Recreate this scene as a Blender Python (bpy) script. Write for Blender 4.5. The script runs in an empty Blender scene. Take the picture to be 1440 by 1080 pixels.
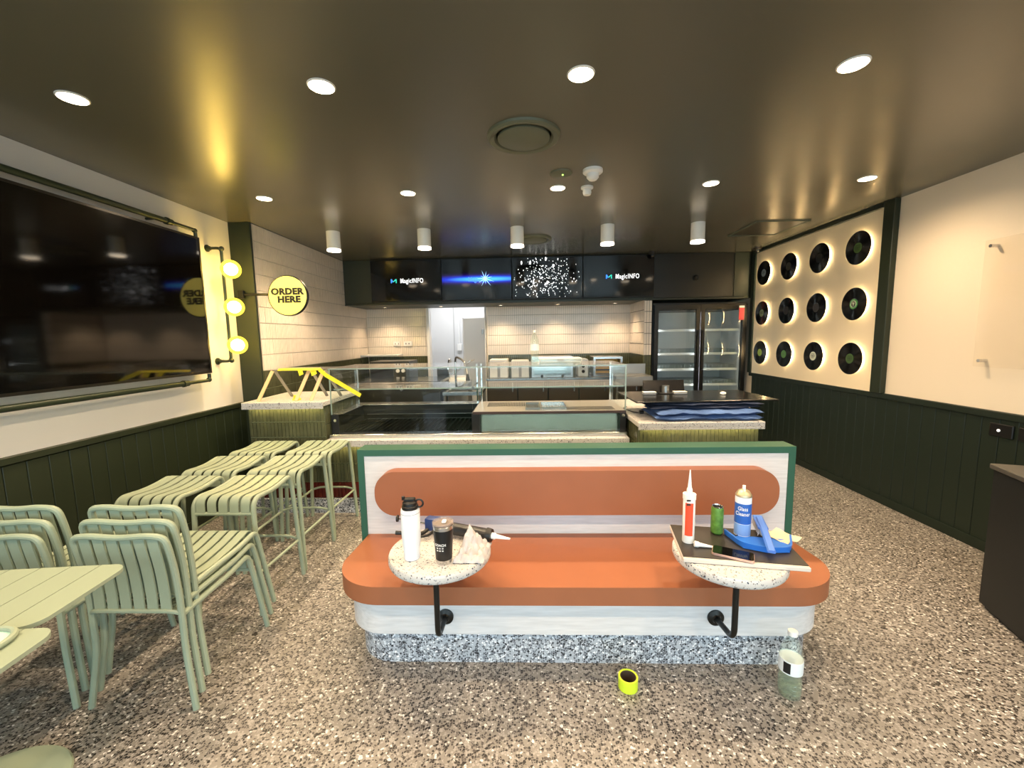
import bpy, bmesh, math, random
from mathutils import Vector, Matrix
random.seed(7)
PI = math.pi
S = bpy.context.scene
COL = S.collection
# ------------------------------------------------------------------ camera
cd = bpy.data.cameras.new('camera'); cam = bpy.data.objects.new('camera', cd); COL.objects.link(cam)
S.camera = cam
cd.sensor_width = 36.0; cd.lens = 588.46 / 1440 * 36; cd.clip_start = 0.05; cd.clip_end = 100
p_, y_, r_, H_ = 0.1127, -0.0315, -0.0167, 1.5038
fw = Vector((math.sin(y_)*math.cos(p_), math.cos(y_)*math.cos(p_), -math.sin(p_)))
rt = Vector((math.cos(y_), -math.sin(y_), 0)); up = rt.cross(fw)
rt2 = rt*math.cos(r_) + up*math.sin(r_); up2 = -rt*math.sin(r_) + up*math.cos(r_)
cam.matrix_world = Matrix(((rt2.x, up2.x, -fw.x, 0), (rt2.y, up2.y, -fw.y, 0), (rt2.z, up2.z, -fw.z, H_), (0, 0, 0, 1)))
# ------------------------------------------------------------------ colour management, world, lights
S.view_settings.view_transform = 'Standard'; S.view_settings.look = 'None'
S.cycles.transparent_max_bounces = 48; S.cycles.max_bounces = 10
S.view_settings.exposure = 0.18; S.view_settings.gamma = 1.0; S.view_settings.use_curve_mapping = False
W = bpy.data.worlds.new('world'); S.world = W; W.use_nodes = True
WORLD_STRENGTH = 5.0
bg = W.node_tree.nodes['Background']; bg.inputs[0].default_value = (0.74, 0.87, 1.0, 1); bg.inputs[1].default_value = WORLD_STRENGTH
DOWN_W, CYL_W, SOFFIT_W, HALL_W = 84.0, 75.0, 26.0, 20.0
WARM = (1.0, 0.74, 0.46)

def lin(h):
    h = h.lstrip('#'); o = []
    for i in (0, 2, 4):
        c = int(h[i:i+2], 16)/255
        o.append(c/12.92 if c <= .04045 else ((c+.055)/1.055)**2.4)
    return (*o, 1)
def lamp(name, kind, loc, power, col=WARM, rot=(0, 0, 0), size=.05, spot=None, blend=.6, sy=None, parent=None):
    l = bpy.data.lights.new(name, kind); l.energy = power; l.color = col
    if kind == 'SPOT': l.spot_size = spot; l.spot_blend = blend; l.shadow_soft_size = size
    elif kind == 'POINT': l.shadow_soft_size = size
    elif kind == 'AREA':
        l.size = size
        if sy: l.shape = 'RECTANGLE'; l.size_y = sy
    o = bpy.data.objects.new(name, l); COL.objects.link(o); o.location = loc; o.rotation_euler = rot
    if parent: o.parent = parent
    return o
# daylight portals at the three shopfront windows behind the camera
for px, pw in ((-1.75, 1.7), (0.2, 1.9), (2.15, 1.7)):
    o = lamp('window_portal', 'AREA', (px, -1.72, 1.25), 1, rot=(PI/2, 0, 0), size=pw, sy=2.2)
    o.data.cycles.is_portal = True

# ------------------------------------------------------------------ materials
MATS = {}
def mat(name, color, rough=.5, metal=0, emit=None, es=0, trans=0, coat=0, bump=0, bscale=200, var=0, vscale=4, spec=.5, stretch=None):
    if name in MATS: return MATS[name]
    m = bpy.data.materials.new(name); m.use_nodes = True; nt = m.node_tree; b = nt.nodes['Principled BSDF']
    c = lin(color) if isinstance(color, str) else color
    b.inputs['Base Color'].default_value = c; b.inputs['Roughness'].default_value = rough; b.inputs['Metallic'].default_value = metal
    b.inputs['Specular IOR Level'].default_value = spec
    if coat: b.inputs['Coat Weight'].default_value = coat; b.inputs['Coat Roughness'].default_value = .1
    if emit: b.inputs['Emission Color'].default_value = lin(emit) if isinstance(emit, str) else emit; b.inputs['Emission Strength'].default_value = es
    tc = nt.nodes.new('ShaderNodeTexCoord'); mp = nt.nodes.new('ShaderNodeMapping')
    nt.links.new(tc.outputs['Object'], mp.inputs[0])
    if stretch: mp.inputs['Scale'].default_value = stretch
    if var:
        n = nt.nodes.new('ShaderNodeTexNoise'); n.inputs['Scale'].default_value = vscale; n.inputs['Detail'].default_value = 5
        nt.links.new(mp.outputs[0], n.inputs['Vector'])
        r = nt.nodes.new('ShaderNodeValToRGB'); r.color_ramp.elements[0].position = .3; r.color_ramp.elements[1].position = .7
        r.color_ramp.elements[0].color = tuple(x*(1-var) for x in c[:3]) + (1,); r.color_ramp.elements[1].color = tuple(min(1, x*(1+var)) for x in c[:3]) + (1,)
        nt.links.new(n.outputs['Fac'], r.inputs[0]); nt.links.new(r.outputs[0], b.inputs['Base Color'])
    if bump:
        n2 = nt.nodes.new('ShaderNodeTexNoise'); n2.inputs['Scale'].default_value = bscale; n2.inputs['Detail'].default_value = 3
        nt.links.new(mp.outputs[0], n2.inputs['Vector'])
        bp = nt.nodes.new('ShaderNodeBump'); bp.inputs['Strength'].default_value = bump; bp.inputs['Distance'].default_value = .002
        nt.links.new(n2.outputs['Fac'], bp.inputs['Height']); nt.links.new(bp.outputs[0], b.inputs['Normal'])
    MATS[name] = m; return m
def glass(name, tint='#ffffff', refl=.9, rough=0.0, opac=0.0, ior=1.5):
    if name in MATS: return MATS[name]
    m = bpy.data.materials.new(name); m.use_nodes = True; nt = m.node_tree; nt.nodes.clear()
    out = nt.nodes.new('ShaderNodeOutputMaterial'); t = nt.nodes.new('ShaderNodeBsdfTransparent'); g = nt.nodes.new('ShaderNodeBsdfGlossy')
    t.inputs[0].default_value = lin(tint); g.inputs['Roughness'].default_value = rough; g.inputs['Color'].default_value = (refl, refl, refl, 1)
    fr = nt.nodes.new('ShaderNodeFresnel'); fr.inputs[0].default_value = ior
    mx = nt.nodes.new('ShaderNodeMixShader')
    ge = nt.nodes.new('ShaderNodeNewGeometry'); iv = nt.nodes.new('ShaderNodeMath'); iv.operation = 'SUBTRACT'; iv.inputs[0].default_value = 1
    mu = nt.nodes.new('ShaderNodeMath'); mu.operation = 'MULTIPLY'; nt.links.new(ge.outputs['Backfacing'], iv.inputs[1]); nt.links.new(iv.outputs[0], mu.inputs[0]); nt.links.new(fr.outputs[0], mu.inputs[1])
    nt.links.new(mu.outputs[0], mx.inputs[0]); nt.links.new(t.outputs[0], mx.inputs[1]); nt.links.new(g.outputs[0], mx.inputs[2])
    last = mx
    if opac:
        d = nt.nodes.new('ShaderNodeBsdfDiffuse'); d.inputs[0].default_value = lin(tint)
        m2 = nt.nodes.new('ShaderNodeMixShader'); m2.inputs[0].default_value = opac
        nt.links.new(mx.outputs[0], m2.inputs[1]); nt.links.new(d.outputs[0], m2.inputs[2]); last = m2
    nt.links.new(last.outputs[0], out.inputs[0]); MATS[name] = m; return m
def terrazzo(name, scale, cells, matrix, edge, rough=.35, distort=.25):
    """chips from voronoi cells: cells = [(pos, colour)...] picked per cell, matrix colour between them"""
    m = bpy.data.materials.new(name); m.use_nodes = True; nt = m.node_tree; b = nt.nodes['Principled BSDF']; L = nt.links.new
    tc = nt.nodes.new('ShaderNodeTexCoord'); ns = nt.nodes.new('ShaderNodeTexNoise'); ns.inputs['Scale'].default_value = scale*.8
    L(tc.outputs['Object'], ns.inputs['Vector'])
    mx = nt.nodes.new('ShaderNodeVectorMath'); mx.operation = 'SCALE'; mx.inputs['Scale'].default_value = distort/scale*3
    L(ns.outputs['Color'], mx.inputs[0])
    ad = nt.nodes.new('ShaderNodeVectorMath'); L(tc.outputs['Object'], ad.inputs[0]); L(mx.outputs[0], ad.inputs[1])
    v = nt.nodes.new('ShaderNodeTexVoronoi'); v.inputs['Scale'].default_value = scale; L(ad.outputs[0], v.inputs['Vector'])
    v2 = nt.nodes.new('ShaderNodeTexVoronoi'); v2.feature = 'DISTANCE_TO_EDGE'; v2.inputs['Scale'].default_value = scale; L(ad.outputs[0], v2.inputs['Vector'])
    sp = nt.nodes.new('ShaderNodeSeparateColor'); L(v.outputs['Color'], sp.inputs[0])
    cr = nt.nodes.new('ShaderNodeValToRGB'); cr.color_ramp.interpolation = 'CONSTANT'
    while len(cr.color_ramp.elements) < len(cells): cr.color_ramp.elements.new(.5)
    for e, (p, c) in zip(cr.color_ramp.elements, cells): e.position = p; e.color = lin(c)
    L(sp.outputs[0], cr.inputs[0])
    ma = nt.nodes.new('ShaderNodeMath'); ma.operation = 'MULTIPLY'; ma.inputs[1].default_value = edge*2; L(sp.outputs[1], ma.inputs[0])
    gt = nt.nodes.new('ShaderNodeMath'); gt.operation = 'LESS_THAN'; L(v2.outputs['Distance'], gt.inputs[0]); L(ma.outputs[0], gt.inputs[1])
    mc = nt.nodes.new('ShaderNodeMix'); mc.data_type = 'RGBA'; L(gt.outputs[0], mc.inputs['Factor']); L(cr.outputs[0], mc.inputs['A']); mc.inputs['B'].default_value = lin(matrix)
    L(mc.outputs['Result'], b.inputs['Base Color']); b.inputs['Roughness'].default_value = rough
    MATS[name] = m; return m

M_FLOOR = terrazzo('floor_terrazzo', 108, [(0, '#211e1d'), (.28, '#4b4643'), (.44, '#858079'), (.70, '#9f9a95'), (.93, '#d6d4d1')], '#86817c', .10, .42, .35)
M_PLINTH = terrazzo('grey_terrazzo', 105, [(0, '#23262c'), (.34, '#5c6068'), (.48, '#b3b8c0'), (.80, '#dde0e6'), (.95, '#ffffff')], '#a8adb6', .09, .4)
M_STONE = terrazzo('white_speckled_stone', 150, [(0, '#2b3347'), (.10, '#7d6f66'), (.17, '#98969a'), (.26, '#c6c3c0'), (.90, '#b2b1b0')], '#c9c6c3', .14, .3, .3)
M_CEIL = mat('ceiling_paint', '#5d5c50', .26, bump=.12, bscale=420, spec=.55)
M_GREEN = mat('dark_green_paint', '#1e2716', .5, var=.08, vscale=3)
M_GREENR = mat('deep_green_paint', '#122016', .55)
M_WHITEW = mat('white_wall_paint', '#dcdad6', .6, bump=.1, bscale=300)
M_CREAM = mat('cream_wall_paint', '#eddfca', .55, bump=.1, bscale=300)
M_BLACKGL = mat('black_glass', '#050403', .06, spec=.6)
M_SCREEN = mat('screen_black', '#060607', .08, spec=.6)
M_BLACK = mat('black_plastic', '#0c0c0d', .45)
M_BLKMETAL = mat('black_metal', '#111311', .35, .3)
M_PIPE = mat('pipe_green_black', '#2b3628', .38, .3)
M_FRAMEG = mat('bench_green', '#285745', .42)
M_LEATHER = mat('tan_leather', '#985c3c', .45, bump=.12, bscale=260, var=.04, vscale=6)
M_WOOD = mat('white_limed_wood', '#d3d1d2', .5, var=.09, vscale=6, stretch=(1.2, 14, 14), bump=.08, bscale=60)
M_CHAIR = mat('pale_green_metal', '#93a08c', .42)
M_TILEW = mat('white_glazed_tile', '#ebdfd1', .14, var=.04, vscale=9)
M_TILEG = mat('dark_green_tile', '#50523c', .14, var=.18, vscale=12)
M_TILER = mat('oxblood_tile', '#5a1f1a', .2, var=.2, vscale=12)
M_GROUT = mat('grout_pale', '#bdb5a8', .8)
M_GROUTG = mat('grout_green', '#7e8464', .8)
M_STEEL = mat('brushed_steel', '#c9c9c8', .25, 1.0, bump=.05, bscale=90, stretch=(1, 20, 20))
M_STEELD = mat('dull_steel', '#9a9a98', .35, .9)
M_CHROME = mat('chrome', '#dddddd', .12, 1.0)
M_WHITEP = mat('white_plastic', '#ecebe8', .4)
M_GREYP = mat('grey_plastic', '#8d8f92', .5)
M_DARKIN = mat('dark_interior', '#141312', .35)
M_BROWND = mat('dark_brown_door', '#3a332c', .3)
M_GLASS = glass('clear_glass', '#fbfdfc')
M_GLASSD = glass('fridge_door_glass', '#eef2f0', .8, ior=1.6)
M_GLASSW = glass('window_glass', '#f4faf8', .8)
M_ACRYL = glass('acrylic', '#fffefc', .30, opac=.02)
M_PET = glass('clear_bottle_plastic', '#f2f8f4', .9, .03, opac=.06)
M_GEDGE = mat('glass_edge', '#8b9d95', .2, spec=.8)
M_LAMP = mat('lamp_lens', '#fff2dc', .5, emit=(1, .80, .56, 1), es=26)
M_LAMPC = mat('cylinder_lens', '#fff2dc', .5, emit=(1, .84, .62, 1), es=16)
def globemat():
    m = bpy.data.materials.new('globe_yellow_glass'); m.use_nodes = True; nt = m.node_tree; nt.nodes.clear()
    out = nt.nodes.new('ShaderNodeOutputMaterial'); t = nt.nodes.new('ShaderNodeBsdfTransparent'); e = nt.nodes.new('ShaderNodeEmission'); a = nt.nodes.new('ShaderNodeAddShader')
    t.inputs[0].default_value = (.80, .62, .22, 1); e.inputs[0].default_value = (1, .82, .07, 1); e.inputs[1].default_value = 1.5
    nt.links.new(t.outputs[0], a.inputs[0]); nt.links.new(e.outputs[0], a.inputs[1]); nt.links.new(a.outputs[0], out.inputs[0]); return m
M_GLOBE = globemat(); M_BULB = mat('globe_bulb', '#fff2c8', .5, emit=(1, .84, .50, 1), es=58)
M_LED = mat('led_strip', '#fff1b0', .5, emit=(1, .80, .34, 1), es=30)
M_LEDR = mat('record_led', '#fff1d0', .5, emit=(1, .74, .38, 1), es=46)
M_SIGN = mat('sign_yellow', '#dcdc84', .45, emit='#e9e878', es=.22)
M_INK = mat('sign_black_print', '#0a0a0a', .6)
M_WHITET = mat('white_screen_text', '#ffffff', .5, emit='#ffffff', es=1.3)
M_YTAPE = mat('yellow_tape', '#efe23a', .45)
M_MASK = mat('beige_masking_tape', '#d9b98e', .6)
M_BLANKET = mat('blue_blanket', '#4f6da3', .9, bump=.9, bscale=120, var=.25, vscale=10)
M_BLANKETD = mat('dark_blue_blanket', '#27334f', .9, bump=.9, bscale=90, var=.3, vscale=12)

# ------------------------------------------------------------------ mesh helpers
def NB(): return bmesh.new()
def box(bm, a, b, bev=0, seg=1):
    x0, y0, z0 = a; x1, y1, z1 = b
    g = bmesh.ops.create_cube(bm, size=1, matrix=Matrix.Translation(((x0+x1)/2, (y0+y1)/2, (z0+z1)/2)) @ Matrix.Diagonal((abs(x1-x0), abs(y1-y0), abs(z1-z0), 1)))
    if bev:
        es = list({e for v in g['verts'] for e in v.link_edges})
        bmesh.ops.bevel(bm, geom=es, offset=bev, segments=seg, affect='EDGES', profile=.5)
    return bm
def cyl(bm, p0, p1, r0, r1=None, n=20):
    p0 = Vector(p0); p1 = Vector(p1); d = p1-p0; r1 = r0 if r1 is None else r1
    q = d.to_track_quat('Z', 'Y').to_matrix().to_4x4()
    bmesh.ops.create_cone(bm, cap_ends=True, segments=n, radius1=r0, radius2=r1, depth=d.length, matrix=Matrix.Translation((p0+p1)/2) @ q)
    return bm
def sphere(bm, c, r, u=24, v=14, sc=(1, 1, 1)):
    bmesh.ops.create_uvsphere(bm, u_segments=u, v_segments=v, radius=r, matrix=Matrix.Translation(c) @ Matrix.Diagonal((*sc, 1))); return bm
def lathe(bm, prof, c=(0, 0, 0), n=28, axis='z'):
    rings = []
    for r, z in prof:
        ring = []
        for k in range(n):
            a = 2*PI*k/n
            if axis == 'z': co = (c[0]+r*math.cos(a), c[1]+r*math.sin(a), c[2]+z)
            elif axis == 'x': co = (c[0]+z, c[1]+r*math.cos(a), c[2]+r*math.sin(a))
            else: co = (c[0]+r*math.cos(a), c[1]+z, c[2]+r*math.sin(a))
            ring.append(bm.verts.new(co))
        rings.append(ring)
    for a, b in zip(rings, rings[1:]):
        for k in range(n):
            try: bm.faces.new((a[k], a[(k+1) % n], b[(k+1) % n], b[k]))
            except ValueError: pass
    if prof[0][0] > 1e-6: bm.faces.new(rings[0][::-1])
    if prof[-1][0] > 1e-6: bm.faces.new(rings[-1])
    return bm
def smooth_path(pts, rad=.04, n=5):
    pts = [Vector(p) for p in pts]; out = [pts[0]]
    for i in range(1, len(pts)-1):
        a, b, c = pts[i-1], pts[i], pts[i+1]
        d1 = (a-b); d2 = (c-b); rr = rad[i] if isinstance(rad, (list, tuple)) else rad
        l = min(rr, d1.length*.49, d2.length*.49)
        s = b+d1.normalized()*l; e = b+d2.normalized()*l
        for k in range(n+1):
            t = k/n; out.append(s*(1-t)**2 + b*2*t*(1-t) + e*t*t)
    out.append(pts[-1]); return out
def sweep(bm, pts, sec, ref=(0, 0, 1), cap=True):
    """sec: closed 2-D section (side, normal); ref: approx normal direction"""
    pts = [Vector(p) for p in pts]; rings = []; ref = Vector(ref); nrm = None
    for i, p in enumerate(pts):
        t = (pts[min(i+1, len(pts)-1)] - pts[max(i-1, 0)]).normalized()
        if nrm is None: nrm = (ref - t*ref.dot(t)).normalized()
        else: nrm = (nrm - t*nrm.dot(t)).normalized()
        sd = t.cross(nrm)
        rings.append([bm.verts.new(p + sd*a + nrm*b) for a, b in sec])
    m = len(sec)
    for a, b in zip(rings, rings[1:]):
        for k in range(m): bm.faces.new((a[k], a[(k+1) % m], b[(k+1) % m], b[k]))
    if cap: bm.faces.new(rings[0][::-1]); bm.faces.new(rings[-1])
    return bm
def circ(r, n=10): return [(r*math.cos(2*PI*k/n), r*math.sin(2*PI*k/n)) for k in range(n)]
def rect(w, t): return [(-w/2, -t/2), (w/2, -t/2), (w/2, t/2), (-w/2, t/2)]
def tube(bm, pts, r, n=10, ref=(.13, .31, .94)): return sweep(bm, pts, circ(r, n), ref)
def rrect(x0, y0, x1, y1, r, n=8, corners=(1, 1, 1, 1)):
    """2-D rounded rectangle, corners order: bl, br, tr, tl"""
    o = []
    for (cx, cy, a0, ax, ay), on in zip(((x0+r, y0+r, PI, x0, y0), (x1-r, y0+r, 1.5*PI, x1, y0), (x1-r, y1-r, 0, x1, y1), (x0+r, y1-r, .5*PI, x0, y1)), corners):
        if on: o += [(cx+r*math.cos(a0+k*PI/2/n), cy+r*math.sin(a0+k*PI/2/n)) for k in range(n+1)]
        else: o.append((ax, ay))
    return o
def prism(bm, poly, z0, z1, plane='xy', bev=0, seg=3):
    def P(a, b, c): return {'xy': (a, b, c), 'xz': (a, c, b), 'yz': (c, a, b)}[plane]
    lo = [bm.verts.new(P(a, b, z0)) for a, b in poly]; hi = [bm.verts.new(P(a, b, z1)) for a, b in poly]; n = len(poly)
    f1 = bm.faces.new(lo[::-1]); f2 = bm.faces.new(hi)
    for k in range(n): bm.faces.new((lo[k], lo[(k+1) % n], hi[(k+1) % n], hi[k]))
    if bev:
        es = list({e for f in (f1, f2) for e in f.edges})
        bmesh.ops.bevel(bm, geom=es, offset=bev, segments=seg, affect='EDGES', profile=.5)
    return bm
def mk(name, bm, m, parent=None, kind=None, label=None, cat=None, group=None, world=True, sharp=.55):
    bmesh.ops.recalc_face_normals(bm, faces=bm.faces)
    for f in bm.faces: f.smooth = True
    for e in bm.edges:
        if len(e.link_faces) == 2 and e.calc_face_angle(0) > sharp: e.smooth = False
    if world and parent is not None:
        t = parent; off = Vector((0, 0, 0))
        mw = Matrix.Identity(4)
        while t is not None: mw = t.matrix_basis @ mw; t = t.parent
        bmesh.ops.transform(bm, matrix=mw.inverted(), verts=bm.verts)
    me = bpy.data.meshes.new(name); bm.to_mesh(me); bm.free(); me.materials.append(m)
    o = bpy.data.objects.new(name, me); COL.objects.link(o)
    if parent is not None: o.parent = parent
    tag(o, label, cat, group, kind); return o
def tag(o, label=None, cat=None, group=None, kind=None):
    if label: o['label'] = label
    if cat: o['category'] = cat
    if group: o['group'] = group
    if kind: o['kind'] = kind
    return o
def T(name, label, cat, loc=(0, 0, 0), rz=0, group=None):
    o = bpy.data.objects.new(name, None); COL.objects.link(o); o.location = loc; o.rotation_euler = (0, 0, rz)
    o.empty_display_size = .05; return tag(o, label, cat, group)
def dup(root, loc=None, rz=None, label=None, group=None, parent=None):
    kids = [c for c in bpy.data.objects if c.parent == root]
    r = root.copy(); COL.objects.link(r)
    if parent is not None: r.parent = parent
    if loc is not None: r.location = loc
    if rz is not None: r.rotation_euler = (0, 0, rz)
    if label: r['label'] = label
    if group: r['group'] = group
    for k in kids: dup(k, parent=r)
    return r
def inst(src, loc, parent=None, rot=None, scale=None):
    o = src.copy(); COL.objects.link(o); o.location = loc
    if parent is not None: o.parent = parent
    if rot is not None: o.rotation_euler = rot
    if scale is not None: o.scale = scale
    return o
def text(s, size, loc, rot, m, parent, name='lettering', ext=.0015, bold=.0, sx=1, align='CENTER', wrap=None, spacing=1.0):
    c = bpy.data.curves.new(name, 'FONT'); c.body = s; c.size = size; c.align_x = align; c.align_y = 'CENTER'; c.extrude = ext; c.offset = bold; c.space_line = .85; c.space_character = spacing
    c.resolution_u = 3
    t = bpy.data.objects.new('tmp', c); COL.objects.link(t)
    dg = bpy.context.evaluated_depsgraph_get(); me = bpy.data.meshes.new_from_object(t.evaluated_get(dg)); bpy.data.objects.remove(t)
    me.materials.clear(); me.materials.append(m)
    for v in me.vertices: v.co.x *= sx
    if wrap:
        for v in me.vertices:
            a = v.co.x/wrap; rr = wrap+v.co.z; v.co = Vector((rr*math.sin(a), v.co.y, rr*math.cos(a)-wrap))
    mw = Matrix.Identity(4); q = parent
    while q is not None: mw = q.matrix_basis @ mw; q = q.parent
    me.transform(mw.inverted() @ Matrix.Translation(loc) @ rot)
    o = bpy.data.objects.new(name, me); COL.objects.link(o); o.parent = parent; return o
RX = Matrix.Rotation(PI/2, 4, 'X')                         # text facing -Y
RXl = Matrix.Rotation(PI/2, 4, 'Z') @ RX                   # facing +X (left wall)
RXr = Matrix.Rotation(-PI/2, 4, 'Z') @ RX                  # facing -X (right wall)

XL, XR, YB, ZC = -2.715, 3.12, 6.70, 2.59
XT = -2.52                     # tiled part of the left wall
YP = 3.93                      # where that part starts
# ------------------------------------------------------------------ room shell
mk('floor', box(NB(), (-3.2, -1.8, -.1), (3.4, 8.6, 0)), M_FLOOR, kind='structure')
mk('pavement_light_block', box(NB(), (-12, -14, -.16), (12, -1.8, -.1)), mat('pavement_grey', '#8f8b86', .8, var=.1), kind='structure')  # unseen ground outside, added to stop world light coming from below
mk('ceiling', box(NB(), (-3.2, -1.8, ZC), (3.4, 8.6, ZC+.1)), M_CEIL, kind='structure')
wl = mk('wall_left', box(NB(), (XL-.15, -1.8, 0), (XL, YP, ZC)), M_WHITEW, kind='structure')
wt = mk('wall_left_tiled', box(NB(), (XL-.15, YP, 0), (XT-.01, YB, ZC)), M_GREEN, kind='structure')
wr = mk('wall_right', box(NB(), (XR, -1.8, 0), (XR+.15, 8.6, ZC)), M_CREAM, kind='structure')
DX0, DX1 = -1.545, -.60
b = NB(); box(b, (XT-.5, YB+.01, 0), (DX0, YB+.13, ZC)); box(b, (DX1, YB+.01, 0), (3.3, YB+.13, ZC)); box(b, (DX0, YB+.01, 2.06), (DX1, YB+.13, ZC))
wb = mk('wall_back', b, M_CREAM, kind='structure')
# wall beyond the passage
b = NB(); box(b, (-3.1, 8.3, 0), (.4, 8.4, ZC)); mk('wall_passage_end', b, mat('cool_white_panel', '#d6d6d6', .5), kind='structure')
mk('wall_passage_left', box(NB(), (-2.0, 6.83, 0), (-1.9, 8.3, ZC)), mat('cool_white_panel', ''), kind='structure')
mk('wall_passage_right', box(NB(), (-.28, 6.83, 0), (-.2, 8.3, ZC)), mat('cool_white_panel', ''), kind='structure')
for x in (DX0, DX1):
    s = 1 if x == DX0 else -1
    mk('trim_1' if s > 0 else 'trim_2', box(NB(), (x-.012, YB-.03, 0), (x+.03*s, YB+.13, 1.99), .003), M_WHITEP, kind='structure')
# shopfront behind the camera
b = NB(); box(b, (-3.2, -1.8, 2.4), (3.4, -1.7, ZC)); box(b, (-3.2, -1.8, 0), (3.4, -1.7, .12))
for x in (-2.86, -.84, 1.21, 3.12): box(b, (x-.05 if abs(x) < 2.5 else x-.2, -1.8, .12), (x+.05 if abs(x) < 2.5 else x+.3, -1.7, 2.4))
mk('wall_front', b, M_BLKMETAL, kind='structure')
for k, (a, c) in enumerate(((-2.66, -.89), (-.79, 1.16), (1.26, 2.92))):
    mk('window_%d' % (k+1), box(NB(), (a, -1.765, .12), (c, -1.755, 2.4)), M_GLASSW, kind='structure')

# wainscot boards
def boards(par, x, y0, y1, z1, side, m, pitch=.108):
    n = int(round((y1-y0)/pitch)); p = (y1-y0)/n
    b = NB(); box(b, (x, y0, 0) if side > 0 else (x-.004, y0, 0), (x+.004, y1, z1) if side > 0 else (x, y1, z1))
    mk('board_backing', b, m, par)
    b = NB(); box(b, (0, -p/2+.0015, .0), (side*.018, p/2-.0015, z1-.04), .0025)
    src = mk('board', b, m, par, world=False); src.location = (x, y0+p/2, 0)
    for k in range(1, n): inst(src, (x, y0+p*(k+.5), 0), par)
boards(wl, XL, .2, YP, .92, 1, M_GREEN)
boards(wr, XR, .2, 5.80, .955, -1, M_GREENR)
mk('trim_3', box(NB(), (XL, -1.6, .885), (XL+.032, YP, .925), .004), M_GREEN, kind='structure')
mk('trim_4', box(NB(), (XR-.032, -1.6, .915), (XR, 5.86, .962), .004), M_GREENR, kind='structure')
mk('trim_5', box(NB(), (XR-.05, 3.69, .962), (XR, 3.80, ZC), .004), M_GREEN, kind='structure')
mk('trim_6', box(NB(), (XR-.05, 3.80, 2.545), (XR, 5.86, ZC), .004), M_GREENR, kind='structure')
mk('trim_7', box(NB(), (XR-.05, 5.79, .962), (XR, 5.87, 2.545), .004), M_GREENR, kind='structure')
mk('trim_8', box(NB(), (XL+.001, YP-.025, 0), (XT+.01, YP, ZC), .004), M_GREEN, kind='structure')   # pilaster facing
mk('baseboard_right', box(NB(), (XR-.03, .2, 0), (XR-.02, 5.8, .07)), M_GREENR, kind='structure')
mk('baseboard_left', box(NB(), (XL+.02, .2, 0), (XL+.03, YP-.03, .07)), M_GREEN, kind='structure')

# finger tiles
def tiles(par, o, u, v, n, Wd, Hh, m, grout, tw=.031, th=.145, g=.004, t=.008, name='tile_field'):
    o = Vector(o); u = Vector(u); v = Vector(v); n = Vector(n)
    nu = max(1, int(round(Wd/tw))); nv = max(1, int(round(Hh/th))); pu = Wd/nu; pv = Hh/nv
    b = NB()
    for i in range(nu):
        for j in range(nv):
            q = []
            dz = random.uniform(-.0012, .0012)
            for (a, c) in ((g/2, g/2), (pu-g/2, g/2), (pu-g/2, pv-g/2), (g/2, pv-g/2)):
                q.append(o+u*(i*pu+a)+v*(j*pv+c))
            lo = [b.verts.new(x) for x in q]; c0 = sum(q, Vector())/4
            hi = [b.verts.new(x+n*(t+dz)+(c0-x).normalized()*.0028) for x in q]
            b.faces.new(hi)
            for k in range(4): b.faces.new((lo[k], lo[(k+1) % 4], hi[(k+1) % 4], hi[k]))
    f = mk(name, b, m, par, kind='stuff', sharp=.3)
    b = NB(); A = [o-n*.002, o+u*Wd-n*.002, o+u*Wd+v*Hh-n*.002, o+v*Hh-n*.002]
    B = [x+n*.003 for x in A]
    la = [b.verts.new(x) for x in A]; lb = [b.verts.new(x) for x in B]; b.faces.new(la[::-1]); b.faces.new(lb)
    for k in range(4): b.faces.new((la[k], la[(k+1) % 4], lb[(k+1) % 4], lb[k]))
    mk('grout', b, grout, par); return f
ZT = 1.215
tiles(wt, (XT-.01, YB, ZT), (0, -1, 0), (0, 0, 1), (1, 0, 0), YB-YP-.03, ZC-ZT, M_TILEW, M_GROUT)
tiles(wt, (XT-.01, YB, .86), (0, -1, 0), (0, 0, 1), (1, 0, 0), YB-YP-.03, ZT-.86, M_TILEG, M_GROUTG)
tiles(wb, (XT, YB+.01, ZT), (1, 0, 0), (0, 0, 1), (0, -1, 0), DX0-.015-XT, 2.0-ZT, M_TILEW, M_GROUT)
tiles(wb, (XT, YB+.01, .86), (1, 0, 0), (0, 0, 1), (0, -1, 0), DX0-.015-XT, ZT-.86, M_TILEG, M_GROUTG)
tiles(wb, (DX1+.015, YB+.01, ZT), (1, 0, 0), (0, 0, 1), (0, -1, 0), 1.66-DX1, 2.0-ZT, M_TILEW, M_GROUT)
tiles(wb, (DX1+.015, YB+.01, .86), (1, 0, 0), (0, 0, 1), (0, -1, 0), 1.66-DX1, ZT-.86, M_TILEG, M_GROUTG)
wn = mk('wall_niche_side', box(NB(), (1.665, 5.915, 0), (1.765, YB+.01, 2.0)), M_GREEN, kind='structure')
tiles(wn, (1.667, 5.915, ZT), (0, 1, 0), (0, 0, 1), (-1, 0, 0), YB-5.915, 2.0-ZT, M_TILEW, M_GROUT)
tiles(wn, (1.667, 5.915, .86), (0, 1, 0), (0, 0, 1), (-1, 0, 0), YB-5.915, ZT-.86, M_TILEG, M_GROUTG)
tiles(wn, (1.66, 5.917, ZT), (1, 0, 0), (0, 0, 1), (0, -1, 0), .105, 1.97-ZT, M_TILEW, M_GROUT)
tiles(wn, (1.66, 5.917, .3), (1, 0, 0), (0, 0, 1), (0, -1, 0), .105, ZT-.3, M_TILEG, M_GROUTG)

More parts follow.
